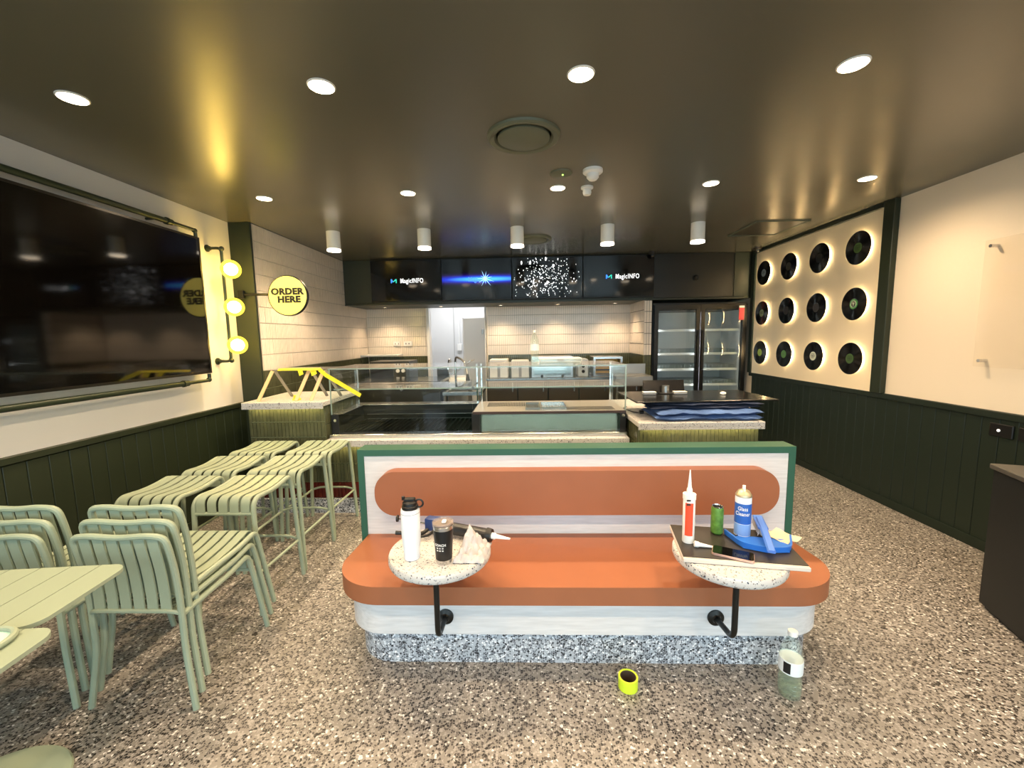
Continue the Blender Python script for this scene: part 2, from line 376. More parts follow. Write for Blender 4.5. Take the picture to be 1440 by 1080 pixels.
# bulkhead above the servery and the fridge
bh = mk('bulkhead', box(NB(), (XT-.01, 5.93, 1.975), (XR-.001, YB+.01, ZC)), mat('bulkhead_green', '#2c3226', .45), kind='structure')
mk('fascia_edge', box(NB(), (XT, 5.905, 1.97), (XR-.05, 5.935, 1.995), .003), mat('bulkhead_green', ''), bh)
mk('fascia_panel', box(NB(), (XT, 5.912, 2.0), (-2.13, 5.932, ZC-.005), .003), mat('bulkhead_green', ''), bh)
mk('fascia_panel', box(NB(), (1.78, 5.912, 2.0), (2.86, 5.932, ZC-.005), .003), mat('fascia_dark', '#141513', .35), bh, label='near-black fascia panel above the fridge')
mk('fascia_panel', box(NB(), (2.865, 5.912, 2.0), (XR-.05, 5.932, ZC-.005), .003), mat('bulkhead_green', ''), bh)
# soffit lights
sl0 = T('soffit_light', 'small round recessed soffit light nearest the left wall under the menu screens', 'light', (-2.1, 6.35, 1.975), group='soffit lights under the menu screens')
mk('trim_ring', lathe(NB(), [(.045, .001), (.045, -.004), (.033, -.006), (.03, .001)], (0, 0, 0), 20), M_STEELD, sl0, world=False)
mk('lens', cyl(NB(), (0, 0, -.001), (0, 0, -.003), .031, n=20), mat('soffit_lens', '#fff1dc', .5, emit=(1, .8, .55, 1), es=9), sl0, world=False)
soff = [(-2.1, 'small round recessed soffit light nearest the left wall under the menu screens'), (-1.25, 'small round soffit light over the left half of the passage opening'), (-.35, 'small round soffit light just right of the passage opening'), (.5, 'small round soffit light over the middle of the tiled back wall'), (1.35, 'small round soffit light nearest the right tiled return wall')]
for k, (x, lb) in enumerate(soff):
    o = sl0 if k == 0 else dup(sl0, (x, 6.35, 1.975), label=lb)
    lamp('soffit_lamp', 'SPOT', (x, 6.35, 1.955), SOFFIT_W, WARM, size=.03, spot=2.2, blend=.8)

# ------------------------------------------------------------------ ceiling fittings
dl0 = T('downlight', '', 'light', (-1.99, 1.93, ZC), group='round recessed downlights in the ceiling')
mk('rim', lathe(NB(), [(.058, .0), (.058, -.003), (.052, -.006), (.049, 0)], n=28), M_WHITEP, dl0, world=False)
mk('lens', cyl(NB(), (0, 0, -.001), (0, 0, -.006), .051, n=28), M_LAMP, dl0, world=False)
dls = [(-1.99, 1.93, 'glowing recessed downlight in the nearer row, leftmost, above the wall-mounted screen'), (-.86, 1.91, 'glowing recessed downlight in the nearer row, second from the left wall'),
       (.25, 1.89, 'glowing recessed downlight in the nearer row, just right of the round air diffuser'), (1.36, 1.89, 'glowing recessed downlight in the nearer row, nearest the right wall'),
       (-1.98, 3.29, 'glowing recessed downlight in the farther row, leftmost, near the yellow globe lamp'), (-.86, 3.26, 'glowing recessed downlight in the farther row, second from the left'),
       (.26, 3.24, 'glowing recessed downlight right behind the flush emergency fitting'), (1.37, 3.23, 'glowing recessed downlight in the farther row, second from the right wall'),
       (2.47, 3.22, 'glowing recessed downlight in the farther row, nearest the record wall')]
for k, (x, y, lb) in enumerate(dls):
    o = dl0 if k == 0 else dup(dl0, (x, y, ZC), label=lb)
    o['label'] = lb; o.location = (x, y, ZC)
    lamp('downlight_lamp', 'SPOT', (x, y, ZC-.02), DOWN_W, WARM, size=.045, spot=2.85, blend=1.0)
for x, nn in ((-1.99, 'first from the left wall'), (-.86, 'second from the left wall'), (.25, 'right over the photographer'), (1.36, 'second from the right wall'), (2.47, 'first from the right wall')): lamp('downlight_lamp', 'SPOT', (x, .45, ZC-.02), DOWN_W, WARM, size=.045, spot=2.85, blend=1.0); dup(dl0, (x, .45, ZC), label='recessed downlight of the row nearest the shopfront, ' + nn)
cy0 = T('cylinder_light', '', 'light', (0, 0, ZC), group='white surface cylinder lights along the servery')
mk('housing', lathe(NB(), [(.066, 0), (.066, -.165), (.064, -.172), (.054, -.172), (.052, -.150), (0.0, -.149)], n=32), mat('cylinder_white', '#f3f1ee', .4), cy0, world=False)
mk('lens', cyl(NB(), (0, 0, -.150), (0, 0, -.166), .0535, n=28), M_LAMPC, cy0, world=False)
mk('diffuser_ring', lathe(NB(), [(.0535, -.173), (.0665, -.173), (.067, -.192), (.053, -.192), (.0535, -.173)], n=32), mat('cyl_ring', '#fff0dc', .5, emit=(1, .86, .66, 1), es=5), cy0, world=False)
for k, (x, nm) in enumerate(((-1.93, 'leftmost, beside the tiled left wall'), (-1.0, 'second from the left, above the first menu screen'), (-.06, 'the middle one of the row'), (.84, 'second from the right, above the star-field screen edge'), (1.73, 'rightmost, above the left fridge door'))):
    o = cy0 if k == 0 else dup(cy0, (x, 4.34, ZC))
    o.location = (x, 4.34, ZC); o['label'] = 'white cylinder ceiling light, ' + nm
    lamp('cylinder_lamp', 'SPOT', (x, 4.34, ZC-.20), CYL_W, WARM, size=.045, spot=2.3, blend=.8)
M_VENT = mat('vent_green', '#5c6150', .5)
v = T('air_diffuser', 'large round green-grey air diffuser in the middle of the ceiling', 'vent', (.01, 2.42, ZC))
mk('outer_ring', lathe(NB(), [(.20, 0), (.197, -.012), (.185, -.02), (.162, -.016), (.150, .0)], n=48), M_VENT, v, world=False)
mk('centre_plate', lathe(NB(), [(.0, -.004), (.13, -.004), (.142, -.008), (.142, -.018), (.13, -.024), (0, -.024)], n=48), M_VENT, v, world=False)
v2 = dup(v, (.12, 4.86, ZC), label='farther round air diffuser in the ceiling, close to the menu screens')
e = T('emergency_light', 'flush dark emergency fitting with a tiny green indicator in the ceiling', 'light', (.26, 2.96, ZC))
mk('plate', lathe(NB(), [(.075, 0), (.072, -.008), (.03, -.014), (0, -.014)], n=32), M_VENT, e, world=False)
mk('indicator', sphere(NB(), (.01, -.01, -.015), .006, 10, 6), mat('green_led', '#b6ff6a', .5, emit='#b6ff6a', es=3), e, world=False, label='glowing green indicator')
d = T('smoke_detector', 'larger white domed detector on the ceiling', 'detector', (.465, 2.92, ZC))
mk('base', lathe(NB(), [(.065, 0), (.065, -.018), (.055, -.026), (0, -.026)], n=32), M_WHITEP, d, world=False)
mk('dome', lathe(NB(), [(.042, -.026), (.040, -.05), (.025, -.066), (0, -.07)], n=28), M_WHITEP, d, world=False)
d = T('motion_sensor', 'smaller white ceiling sensor behind the domed detector', 'detector', (.475, 3.24, ZC))
mk('base', lathe(NB(), [(.045, 0), (.045, -.012), (.03, -.02), (0, -.02)], n=28), M_WHITEP, d, world=False)
mk('sensor_head', lathe(NB(), [(.03, -.02), (.032, -.04), (.026, -.058), (0, -.06)], n=24), M_WHITEP, d, world=False)
g = T('ceiling_grille', 'dark recessed slot grille in the ceiling beside the record wall', 'vent', (2.55, 4.62, ZC))
b = NB(); box(b, (-.26, -.30, -.012), (.26, -.275, 0)); box(b, (-.26, .275, -.012), (.26, .30, 0)); box(b, (-.26, -.275, -.012), (-.235, .275, 0)); box(b, (.235, -.275, -.012), (.26, .275, 0))
mk('frame', b, M_VENT, g, world=False)
mk('panel', box(NB(), (-.235, -.275, -.006), (.235, .275, -.001)), M_DARKIN, g, world=False)
for x, y, lb in ((1.72, 5.78, 'tiny dark dome camera under the ceiling between screens and fridge fascia'), (3.0, 5.62, 'tiny dark dome camera in the ceiling corner above the record wall')):
    d = T('dome_camera', lb, 'camera', (x, y, ZC))
    mk('base', lathe(NB(), [(.05, 0), (.05, -.02), (.04, -.03), (0, -.03)], n=24), M_BLACK, d, world=False)
    mk('dome', lathe(NB(), [(.034, -.03), (.033, -.05), (.02, -.065), (0, -.07)], n=24), mat('camera_dome', '#1a1c1e', .08, spec=.8), d, world=False)
d = T('round_speaker_knob', 'small round black fitting on the dark panel above the fridge', 'fitting', (2.34, 5.912, 2.26))
mk('body', lathe(NB(), [(.035, 0), (.035, -.03), (.02, -.05), (0, -.05)], n=24, axis='y'), M_BLACK, d, world=False)

# ------------------------------------------------------------------ left wall: screen, pipes, globe lamp, sign
XS = -2.60
tv = T('wall_screen', 'huge black switched-off wall screen on the left wall', 'television', (XL, 2.44, 1.24))
mk('casing', box(NB(), (XL+.03, 1.47, 1.245), (XS-.008, 3.395, 2.335), .006), M_BLACK, tv)
mk('display', box(NB(), (XS-.008, 1.485, 1.262), (XS-.002, 3.38, 2.32)), M_BLACKGL, tv)
b = NB()
for a, c in (((XS-.008, 1.47, 1.245), (XS, 3.395, 1.262)), ((XS-.008, 1.47, 2.32), (XS, 3.395, 2.335)), ((XS-.008, 1.47, 1.262), (XS, 1.485, 2.32)), ((XS-.008, 3.38, 1.262), (XS, 3.395, 2.32))): box(b, a, c)
mk('bezel', b, mat('bezel_black', '#15130f', .3), tv)
def wallpipe(z, sgn, label):
    p = T('pipe_rail', label, 'pipe', (XL, 2.4, z)); x = XS-.02
    mk('thick_pipe', tube(NB(), [(x, 1.15, z), (x, 3.12, z)], .019, 14), M_PIPE, p)
    mk('coupling', lathe(NB(), [(.02, -.03), (.026, -.03), (.026, -.012), (.022, -.01), (.022, .02), (.018, .025)], (x, 3.14, z), 18, 'y'), M_PIPE, p)
    mk('thin_pipe', tube(NB(), smooth_path([(x, 3.14, z), (x, 3.385, z), (x, 3.385, z-sgn*.055)], .03), .013, 12), M_PIPE, p)
    mk('elbow_fitting', sphere(NB(), (x, 3.378, z-sgn*.006), .02, 14, 10), M_PIPE, p)
    for yy in (1.4, 3.05): mk('wall_bracket', cyl(NB(), (XL, yy, z), (x, yy, z), .009, n=10), M_PIPE, p)
wallpipe(2.392, 1, 'dark pipe rail running along the top of the wall screen')
wallpipe(1.185, -1, 'dark pipe rail running along the bottom of the wall screen')
g = T('globe_lamp', 'vertical pipe wall lamp with three glowing yellow globes', 'lamp', (XL, 3.62, 1.8)); xg = -2.59
for z, s in ((2.30, -1), (1.33, 1)):
    mk('flange', lathe(NB(), [(.03, 0), (.03, .008), (.018, .012), (.018, .03), (.013, .032)], (XL, 3.62, z), 20, 'x'), M_PIPE, g)
mk('pipe', tube(NB(), smooth_path([(XL, 3.62, 2.30), (xg, 3.62, 2.30), (xg, 3.62, 1.33), (XL, 3.62, 1.33)], .04), .012, 12), M_PIPE, g)
for z, s in ((2.295, 1), (1.335, -1)): mk('elbow_fitting', sphere(NB(), (xg+.004, 3.62, z), .02, 14, 10), M_PIPE, g)
for z in (2.12, 1.80, 1.47):
    mk('socket', cyl(NB(), (xg, 3.62, z), (xg+.035, 3.62, z), .02, .026, 16), M_PIPE, g)
    gl = mk('globe', sphere(NB(), (xg+.07, 3.62, z), .078, 28, 18), M_GLOBE, g, label='glowing yellow glass globe')
    mk('bulb', sphere(NB(), (xg+.07, 3.62, z), .052, 24, 14), M_BULB, gl)
s = T('order_sign', 'round yellow sign on a short black arm reading ORDER HERE', 'sign', (-2.19, 3.90, 1.92))
mk('disc', lathe(NB(), [(.0, -.018), (.176, -.018), (.180, -.012), (.180, .012), (.176, .018), (0, .018)], (-2.185, 3.89, 1.915), 56, 'y'), M_SIGN, s)
mk('rim', lathe(NB(), [(.1815, -.014), (.186, -.014), (.186, .014), (.1815, .014), (.1815, -.014)], (-2.185, 3.89, 1.915), 56, 'y'), M_BLKMETAL, s)
mk('arm', tube(NB(), [(-2.60, 3.89, 1.935), (-2.36, 3.89, 1.93)], .011, 12), M_BLKMETAL, s)
mk('mount', box(NB(), (-2.66, 3.87, 1.90), (-2.60, 3.905, 1.97), .005), M_BLKMETAL, s)
text('ORDER', .079, (-2.185, 3.870, 1.950), RX, M_INK, s, bold=.0042, sx=1.12, spacing=1.06)
text('HERE', .079, (-2.172, 3.870, 1.878), RX, M_INK, s, bold=.0042, sx=1.12, spacing=1.06)

# ------------------------------------------------------------------ right wall: record panel
rp = T('record_panel', 'cream light panel on the right wall carrying twelve backlit records', 'panel', (XR, 4.8, .962))
PX = XR-.03
mk('panel_board', box(NB(), (PX, 3.80, .962), (XR-.0005, 5.79, 2.545)), mat('panel_cream', '#efdfc2', .55), rp)
Y1, SS, Z1 = 5.556, .506, 2.258
M_VINYL = mat('vinyl', '#070708', .22, spec=.6)
rec = T('vinyl_record', '', 'record', (PX, Y1, Z1), group='vinyl records on the light panel')
b = NB(); prof = [(0, -.030), (.05, -.030)]
for k in range(12): r = .055+.0075*k; prof += [(r, -.0315), (r+.004, -.0300)]
prof += [(.147, -.0315), (.150, -.030), (.150, -.027), (0, -.027)]
mk('disc', lathe(b, prof, n=48, axis='x'), M_VINYL, rec, world=False)
mk('spacer', cyl(NB(), (0, 0, 0), (-.027, 0, 0), .02, n=14), M_BLACK, rec, world=False)
mk('led_ring', lathe(NB(), [(.092, -.002), (.118, -.002), (.118, -.010), (.092, -.010), (.092, -.002)], n=40, axis='x'), M_LEDR, rec, world=False)
reccol = [['#9aa3a8', '#35332f', '#2b2926', '#4f6a35'], ['#8f9f7a', '#2a2826', '#332e2b', '#5fa25c'], ['#a9c25a', '#5f8f50', '#d8ddc8', '#42602c']]
rowcol = ['top', 'middle', 'bottom']; colname = ['far-left column', 'second column', 'third column', 'near-right column']
first = True
for i in range(3):
    for j in range(4):
        lb = 'backlit black vinyl record in the %s row, %s' % (rowcol[i], colname[j])
        ex = {(0, 0): 'with a pale grey label', (1, 3): 'with a ringed green and white label', (2, 2): 'with a white label', (0, 3): 'with a mossy green label', (2, 0): 'with a lime label', (2, 3): 'with a dark green label', (2, 1): 'with a mid-green label'}.get((i, j))
        if ex: lb = 'black vinyl record, %s row, %s, %s' % (rowcol[i], colname[j], ex)
        o = rec if first else dup(rec, (PX, Y1-SS*j, Z1-SS*i))
        o.location = (PX, Y1-SS*j, Z1-SS*i); o['label'] = lb; first = False
        c = reccol[i][j]
        REC_LABELS = globals().setdefault('REC_LABELS', []); REC_LABELS.append((o, c, (i, j)))
for o, c, ij in REC_LABELS:
    m = mat('record_label_'+c[1:], c, .5)
    mk('centre_label', cyl(NB(), (-.030, 0, 0), (-.0325, 0, 0), .046, n=32), m, o, world=False)
    if ij == (1, 3):
        mk('label_ring', lathe(NB(), [(.028, -.0326), (.033, -.0326), (.033, -.0335), (.028, -.0335), (.028, -.0326)], n=32, axis='x'), mat('ring_white', '#dfe8d0', .5), o, world=False)
        b = NB(); prism(b, [(-.016, .012), (0, -.018), (.016, .012)], -.0336, -.0326, 'yz'); mk('printed_triangle', b, mat('ring_white', ''), o, world=False)
    elif ij in ((0, 3), (2, 3), (1, 0), (0, 0), (2, 2)):
        b = NB()
        for k in range(4 if ij[1] else 3): z = .022-.013*k; w = (.026, .034, .032, .02)[k]; box(b, (-.0332, -w, z-.0022), (-.0326, w, z+.0022))
        mk('label_print', b, mat('label_ink', '#1a2214', .6), o, world=False)
    mk('spindle_hole', cyl(NB(), (-.0325, 0, 0), (-.0338, 0, 0), .004, n=10), M_BLACK, o, world=False)
a = T('acrylic_panel', 'clear acrylic panel on stand-off pins on the right wall', 'panel', (3.08, 2.5, 1.66))
mk('sheet', box(NB(), (3.075, 1.9, 1.25), (3.083, 2.965, 2.085), .001), M_ACRYL, a)
for y in (1.95, 2.925):
    for z in (1.29, 2.045): mk('standoff_pin', cyl(NB(), (XR, y, z), (3.066, y, z), .011, n=16), M_CHROME, a)
for k, (y, lb) in enumerate(((2.765, 'black power outlet plate with a white dot, on the right wainscot'), (2.60, 'black outlet plate nearest the frame edge, on the right wainscot'))):
    s = T('power_outlet', lb, 'outlet', (3.1, y, .84))
    mk('plate', box(NB(), (3.088, y-.068, .80), (3.1025, y+.068, .885), .004), M_BLACK, s)
    if k == 0: mk('switch_dot', cyl(NB(), (3.0885, y+.01, .842), (3.084, y+.01, .842), .009, n=16), mat('dot_white', '#ffffff', .4, emit='#ffffff', es=.6), s, label='white dot')
    else: mk('switch', box(NB(), (3.084, y-.012, .83), (3.0885, y+.012, .855)), M_GREYP, s)
c = T('black_cabinet', 'black cabinet with a grey slab top at the right edge', 'cabinet', (2.46, 2.235, 0), math.radians(-20))
# local: left-back corner at the origin, runs towards the camera (-y) and right (+x)
mk('body', box(NB(), (.012, -.60, .02), (.55, -.012, .765), .004), mat('cabinet_black', '#0f1214', .5), c, world=False)
mk('top', box(NB(), (0, -.62, .768), (.57, 0, .795), .004), mat('cabinet_top', '#4a4844', .4), c, world=False)
mk('plinth', box(NB(), (.03, -.58, 0), (.53, -.03, .02)), M_BLACK, c, world=False)

# ------------------------------------------------------------------ menu screens
sx = [-2.119, -1.135, -.163, .806, 1.775]
lab = ['menu screen reading MagicINFO, nearest the left wall', 'menu screen with a blue light streak and star burst', 'menu screen showing a scatter of white dots', 'menu screen reading MagicINFO above the tiled return wall']
M_TEAL = mat('logo_teal', '#2fc7b0', .5, emit='#2fc7b0', es=1.1); M_LBLUE = mat('logo_blue', '#3f7dff', .5, emit='#3f8dff', es=1.2)
def streakmat():
    m = bpy.data.materials.new('blue_streak'); m.use_nodes = True; nt = m.node_tree; b = nt.nodes['Principled BSDF']; L = nt.links.new
    tc = nt.nodes.new('ShaderNodeTexCoord'); sp = nt.nodes.new('ShaderNodeSeparateXYZ'); L(tc.outputs['Generated'], sp.inputs[0])
    def mth(op, a, c=None):
        n = nt.nodes.new('ShaderNodeMath'); n.operation = op
        for i, q in enumerate((a, c)):
            if q is None: continue
            if isinstance(q, (int, float)): n.inputs[i].default_value = q
            else: L(q, n.inputs[i])
        return n.outputs[0]
    dz = mth('ABSOLUTE', mth('SUBTRACT', sp.outputs['Z'], .5)); dx = mth('ABSOLUTE', mth('SUBTRACT', sp.outputs['X'], .62))
    g = mth('POWER', 2.718, mth('MULTIPLY', mth('MULTIPLY', dz, dz), -170.0)); h = mth('POWER', 2.718, mth('MULTIPLY', mth('MULTIPLY', dx, dx), -2.5))
    k = mth('MULTIPLY', g, h)
    cr = nt.nodes.new('ShaderNodeValToRGB'); E = cr.color_ramp.elements; E[0].position = 0; E[0].color = (.0, .0, .0, 1); E[1].position = 1; E[1].color = (.08, .55, 1, 1)
    e = E.new(.45); e.color = (.01, .03, .55, 1); e = E.new(.12); e.color = (.01, .0, .08, 1); L(k, cr.inputs[0])
    L(cr.outputs[0], b.inputs['Emission Color']); b.inputs['Emission Strength'].default_value = 1.3; b.inputs['Base Color'].default_value = (.002, .002, .003, 1); b.inputs['Roughness'].default_value = .1
    return m
SY = 5.85
def logo(s, x, z, k=1.0):
    w, h, y = .075*k, .07*k, SY-.008
    b = NB(); prism(b, [(x, z-h/2), (x+.018*k, z-h/2), (x+.018*k, z+h/2), (x, z+h/2)], y-.001, y, 'xz'); prism(b, [(x, z+h/2), (x+.02*k, z+h/2), (x+w*.58, z-h*.1), (x+w*.42, z-h*.3)], y-.0015, y-.0005, 'xz')
    mk('logo_stroke', b, M_LBLUE, s)
    b = NB(); prism(b, [(x+w+.015*k, z-h/2), (x+w+.033*k, z-h/2), (x+w+.033*k, z+h/2), (x+w+.015*k, z+h/2)], y-.001, y, 'xz'); prism(b, [(x+w+.033*k, z+h/2), (x+w+.013*k, z+h/2), (x+w*.55, z-h*.1), (x+w*.7, z-h*.3)], y-.0015, y-.0005, 'xz')
    mk('logo_stroke', b, M_TEAL, s, label='teal stroke')
for k in range(4):
    x0, x1 = sx[k]+.003, sx[k+1]-.003; z0, z1 = 2.012, 2.575
    s = T('menu_screen', lab[k], 'television', ((x0+x1)/2, SY+.03, z0), group='menu screens on the bulkhead')
    mk('casing', box(NB(), (x0, SY, z0), (x1, 5.925, z1), .004), M_BLACK, s)
    if k == 1: me = mk('display', box(NB(), (x0+.008, SY-.004, z0+.01), (x1-.008, SY+.001, z1-.008)), streakmat(), s)
    else: mk('display', box(NB(), (x0+.008, SY-.004, z0+.01), (x1-.008, SY+.001, z1-.008)), M_SCREEN, s)
    xm = (x0+x1)/2
    if k in (0, 3):
        xx = xm+(.03 if k == 0 else .06); zz = 2.29 if k == 0 else 2.29
        logo(s, xx-.235, zz, .75)
        text('MagicINFO', .088, (xx+.055, SY-.006, zz), RX, M_WHITET, s, bold=.0006, ext=.0005, sx=.72, spacing=1.12)
    if k == 1:
        text('MagicINFO', .088, (xm+.05, SY-.006, 2.29), RX, mat('blue_text', '#4f8fff', .5, emit='#5b9cff', es=1.0), s, bold=.0006, ext=.0005, sx=.72, spacing=1.12)
        b = NB(); cx, cz = xm+.12, 2.30
        for q in range(11):
            a = 2*PI*q/11+.25; l = random.uniform(.07, .15); w = .007
            d = Vector((math.cos(a), math.sin(a))); n = Vector((-d.y, d.x))*w
            prism(b, [(cx+n.x, cz+n.y), (cx+d.x*l, cz+d.y*l), (cx-n.x, cz-n.y)], SY-.0085-.0001*q, SY-.0070-.0001*q, 'xz')
        mk('star_burst', b, mat('burst', '#bfe6ff', .5, emit='#9fdcff', es=1.3), s)
    if k == 2:
        b = NB()
        for q in range(330):
            x = random.gauss(xm-.02, .2); z = random.gauss(2.27, .15)
            if x0+.02 < x < x1-.02 and z0+.02 < z < z1-.02:
                r = random.uniform(.003, .0072); bmesh.ops.create_circle(b, cap_ends=True, segments=6, radius=r, matrix=Matrix.Translation((x, SY-.0048, z)) @ Matrix.Rotation(PI/2, 4, 'X') @ Matrix.Diagonal((1, random.uniform(1, 1.6), 1, 1)))
        for (x, z) in ((xm-.35, 2.50), (xm-.23, 2.50), (xm-.02, 2.545), (xm+.08, 2.45), (xm-.19, 2.24), (xm, 2.23)):
            bmesh.ops.create_circle(b, cap_ends=True, segments=10, radius=.014, matrix=Matrix.Translation((x, SY-.005, z)) @ Matrix.Rotation(PI/2, 4, 'X') @ Matrix.Diagonal((.8, 1.9, 1, 1)))
        mk('white_dots', b, M_WHITET, s, kind='stuff')

# ------------------------------------------------------------------ passage beyond
c = T('cool_room_box', 'white cold-room box seen through the passage opening', 'cabinet', (-.9, 7.7, 0))
mk('body', box(NB(), (-1.08, 7.33, 0), (-.50, 8.28, 1.86), .01), mat('cool_white', '#dfdfdf', .4), c)
mk('door', box(NB(), (-1.06, 7.30, .06), (-.52, 7.332, 1.84), .006), mat('cool_white', ''), c)
mk('handle', box(NB(), (-.74, 7.26, 1.55), (-.71, 7.30, 1.64), .005), M_STEELD, c, label='grey steel handle')
s = T('conduit_switch', 'white conduit running down to an isolator switch in the passage', 'switch', (-1.28, 8.28, 1.3))
mk('conduit', tube(NB(), [(-1.285, 8.285, 2.5), (-1.285, 8.285, 1.38)], .012), M_WHITEP, s)
mk('switch_box', box(NB(), (-1.33, 8.25, 1.24), (-1.24, 8.30, 1.38), .006), M_WHITEP, s)
mk('wall_panel_joint', box(NB(), (-1.40, 8.285, 0), (-1.38, 8.299, 2.58)), mat('joint_grey', '#b9b9b9', .6), None, kind='structure')
lamp('passage_fill', 'AREA', (-1.25, 7.5, 2.5), HALL_W, (.95, .97, 1.0), size=.8, sy=.5)  # unseen fill added to brighten the passage, no fixture belongs to it
for (x, z, lb) in ((-2.05, 1.42, 'left'), (-1.88, 1.42, 'right')):
    s = T('wall_socket', 'white socket plate on the tiled back wall, %s of the pair left of the passage' % lb, 'outlet', (x, YB, z))
    mk('plate', box(NB(), (x-.055, YB-.018, z-.037), (x+.055 if lb == 'left' else x+.08, YB-.002, z+.037), .003), M_WHITEP, s)
    for dx in (-.02, .03): mk('switch', box(NB(), (x+dx-.008, YB-.022, z-.012), (x+dx+.008, YB-.018, z+.012)), M_GREYP, s)

# ------------------------------------------------------------------ fridge
f = T('display_fridge', 'tall black two-door glass display fridge in the back right corner', 'fridge', (2.43, 6.2, 0))
FX0, FX1, FY0, FY1, FZ = 1.785, 3.06, 5.93, 6.60, 1.925
b = NB(); box(b, (FX0, FY0, 0), (FX0+.05, FY1, FZ)); box(b, (FX1-.05, FY0, 0), (FX1, FY1, FZ)); box(b, (FX0+.05, FY1-.05, 0), (FX1-.05, FY1, FZ)); box(b, (FX0+.05, FY0, FZ-.10), (FX1-.05, FY1-.05, FZ)); box(b, (FX0+.05, FY0, 0), (FX1-.05, FY1-.05, .5))
mk('cabinet', b, M_BLACK, f)
mk('liner', box(NB(), (FX0+.051, FY1-.06, .5), (FX1-.051, FY1-.051, FZ-.1)), mat('fridge_liner', '#c9cbca', .4), f)
M_FL = mat('fridge_liner', '')
mk('liner_side', box(NB(), (FX0+.051, FY0+.04, .5), (FX0+.058, FY1-.06, FZ-.1)), M_FL, f); mk('liner_side', box(NB(), (FX1-.058, FY0+.04, .5), (FX1-.051, FY1-.06, FZ-.1)), M_FL, f)
mk('liner_floor', box(NB(), (FX0+.058, FY0+.04, .5), (FX1-.058, FY1-.06, .51)), M_FL, f)
for xx in (FX0+.062, 2.422): mk('light_tube', tube(NB(), [(xx, FY0+.02, .55), (xx, FY0+.02, 1.80)], .006), mat('fridge_light', '#ffffff', .5, emit='#f4f8ff', es=26), f)
for z in (.78, 1.0, 1.22, 1.55):
    sh = mk('shelf', box(NB(), (FX0+.06, FY0+.07, z), (FX1-.06, FY1-.07, z+.008)), M_WHITEP, f)
    mk('price_strip', box(NB(), (FX0+.06, FY0+.06, z-.015), (FX1-.06, FY0+.068, z+.018)), M_WHITEP, sh)
b = NB()
for z in (.788, 1.008, 1.228):
    for k in range(26):
        x = FX0+.09+k*.0435
        box(b, (x, FY0+.08, z), (x+.004, FY1-.10, z+.055))
mk('shelf_dividers', b, mat('clear_divider', '#aeb6b6', .2), f, kind='stuff')
for k, (a, c) in enumerate(((FX0+.01, 2.418), (2.426, FX1-.012))):
    d = mk('door', box(NB(), (a, 5.885, .12), (c, 5.925, FZ-.025), .004), M_BLACK, f) if 0 else None
    b = NB(); w = .055
    for p, q in (((a, 5.885, .12), (a+w, 5.925, 1.90)), ((c-w, 5.885, .12), (c, 5.925, 1.90)), ((a+w, 5.885, 1.835), (c-w, 5.925, 1.90)), ((a+w, 5.885, .12), (c-w, 5.925, .22))): box(b, p, q)
    d = mk('door', b, mat('fridge_frame', '#0b0a09', .25), f)
    mk('pane', box(NB(), (a+w, 5.90, .22), (c-w, 5.906, 1.835)), M_GLASSD, d)
    hx = c-.028 if k == 0 else a+.028
    mk('handle', tube(NB(), smooth_path([(hx, 5.885, 1.0), (hx, 5.855, 1.0), (hx, 5.855, 1.55), (hx, 5.885, 1.55)], .02), .008), M_BLACK, d)
st = mk('sticker', box(NB(), (2.935, 5.880, 1.68), (3.005, 5.8845, 1.86)), mat('sticker_red', '#c02a3a', .4), f, label='red sticker with a white header on the right door')
mk('sticker_header', box(NB(), (2.935, 5.8785, 1.845), (3.005, 5.880, 1.872)), M_WHITEP, st)

# ------------------------------------------------------------------ servery counters
YF = 3.45
M_LEDB = M_LED
def counter(name, label, x0, x1, yf, yb, z1, over=.02, group=None, side=None):
    c = T(name, label, 'counter', ((x0+x1)/2, yf, 0))
    mk('carcass', box(NB(), (x0, yf+.012, 0), (x1, yb, z1-.045)), M_GREEN, c)
    mk('stone_top', box(NB(), (x0-over, yf-.05, z1-.04), (x1+over, yb, z1), .004), M_STONE, c)
    mk('top_lip', box(NB(), (x0-over, yf-.0505, z1-.058), (x1+over, yf-.042, z1-.039), .002), M_STONE, c)
    tiles(c, (x0, yf+.012, .27), (1, 0, 0), (0, 0, 1), (0, -1, 0), x1-x0, z1-.045-.27, M_TILEG, M_GROUTG)
    tiles(c, (x0, yf+.012, .13), (1, 0, 0), (0, 0, 1), (0, -1, 0), x1-x0, .14, M_TILER, M_TILER)
    mk('plinth', box(NB(), (x0, yf-.012, 0), (x1, yf+.011, .13)), M_PLINTH, c)
    mk('led_strip', box(NB(), (x0+.02, yf-.034, z1-.052), (x1-.02, yf-.026, z1-.0405)), M_LEDB, c, label='warm glowing strip under the stone top')
    return c
cl = counter('end_counter', 'short green-tiled counter with speckled stone top at the left wall', -2.38, -1.72, 3.47, 4.15, .985)
tiles(cl, (-1.722, 3.482, .3), (0, 1, 0), (0, 0, 1), (1, 0, 0), .66, .985-.345, M_TILEG, M_GROUTG)
cr_ = counter('pay_counter', 'green-tiled pay counter with speckled stone top, right of the glass case', .90, 1.83, 3.28, 4.45, .82)
tiles(cr_, (.898, 3.3, .3), (0, 1, 0), (0, 0, 1), (-1, 0, 0), 1.1, .82-.345, M_TILEG, M_GROUTG)
lg = counter('servery_ledge', 'low stone ledge on green tiles along the front of the glass case', -1.70, .86, 3.47, 4.2, .655, over=0)
mk('kick_recess', box(NB(), (1.85, 3.9, 0), (1.86, 4.4, .7)), M_BLACK, cr_)

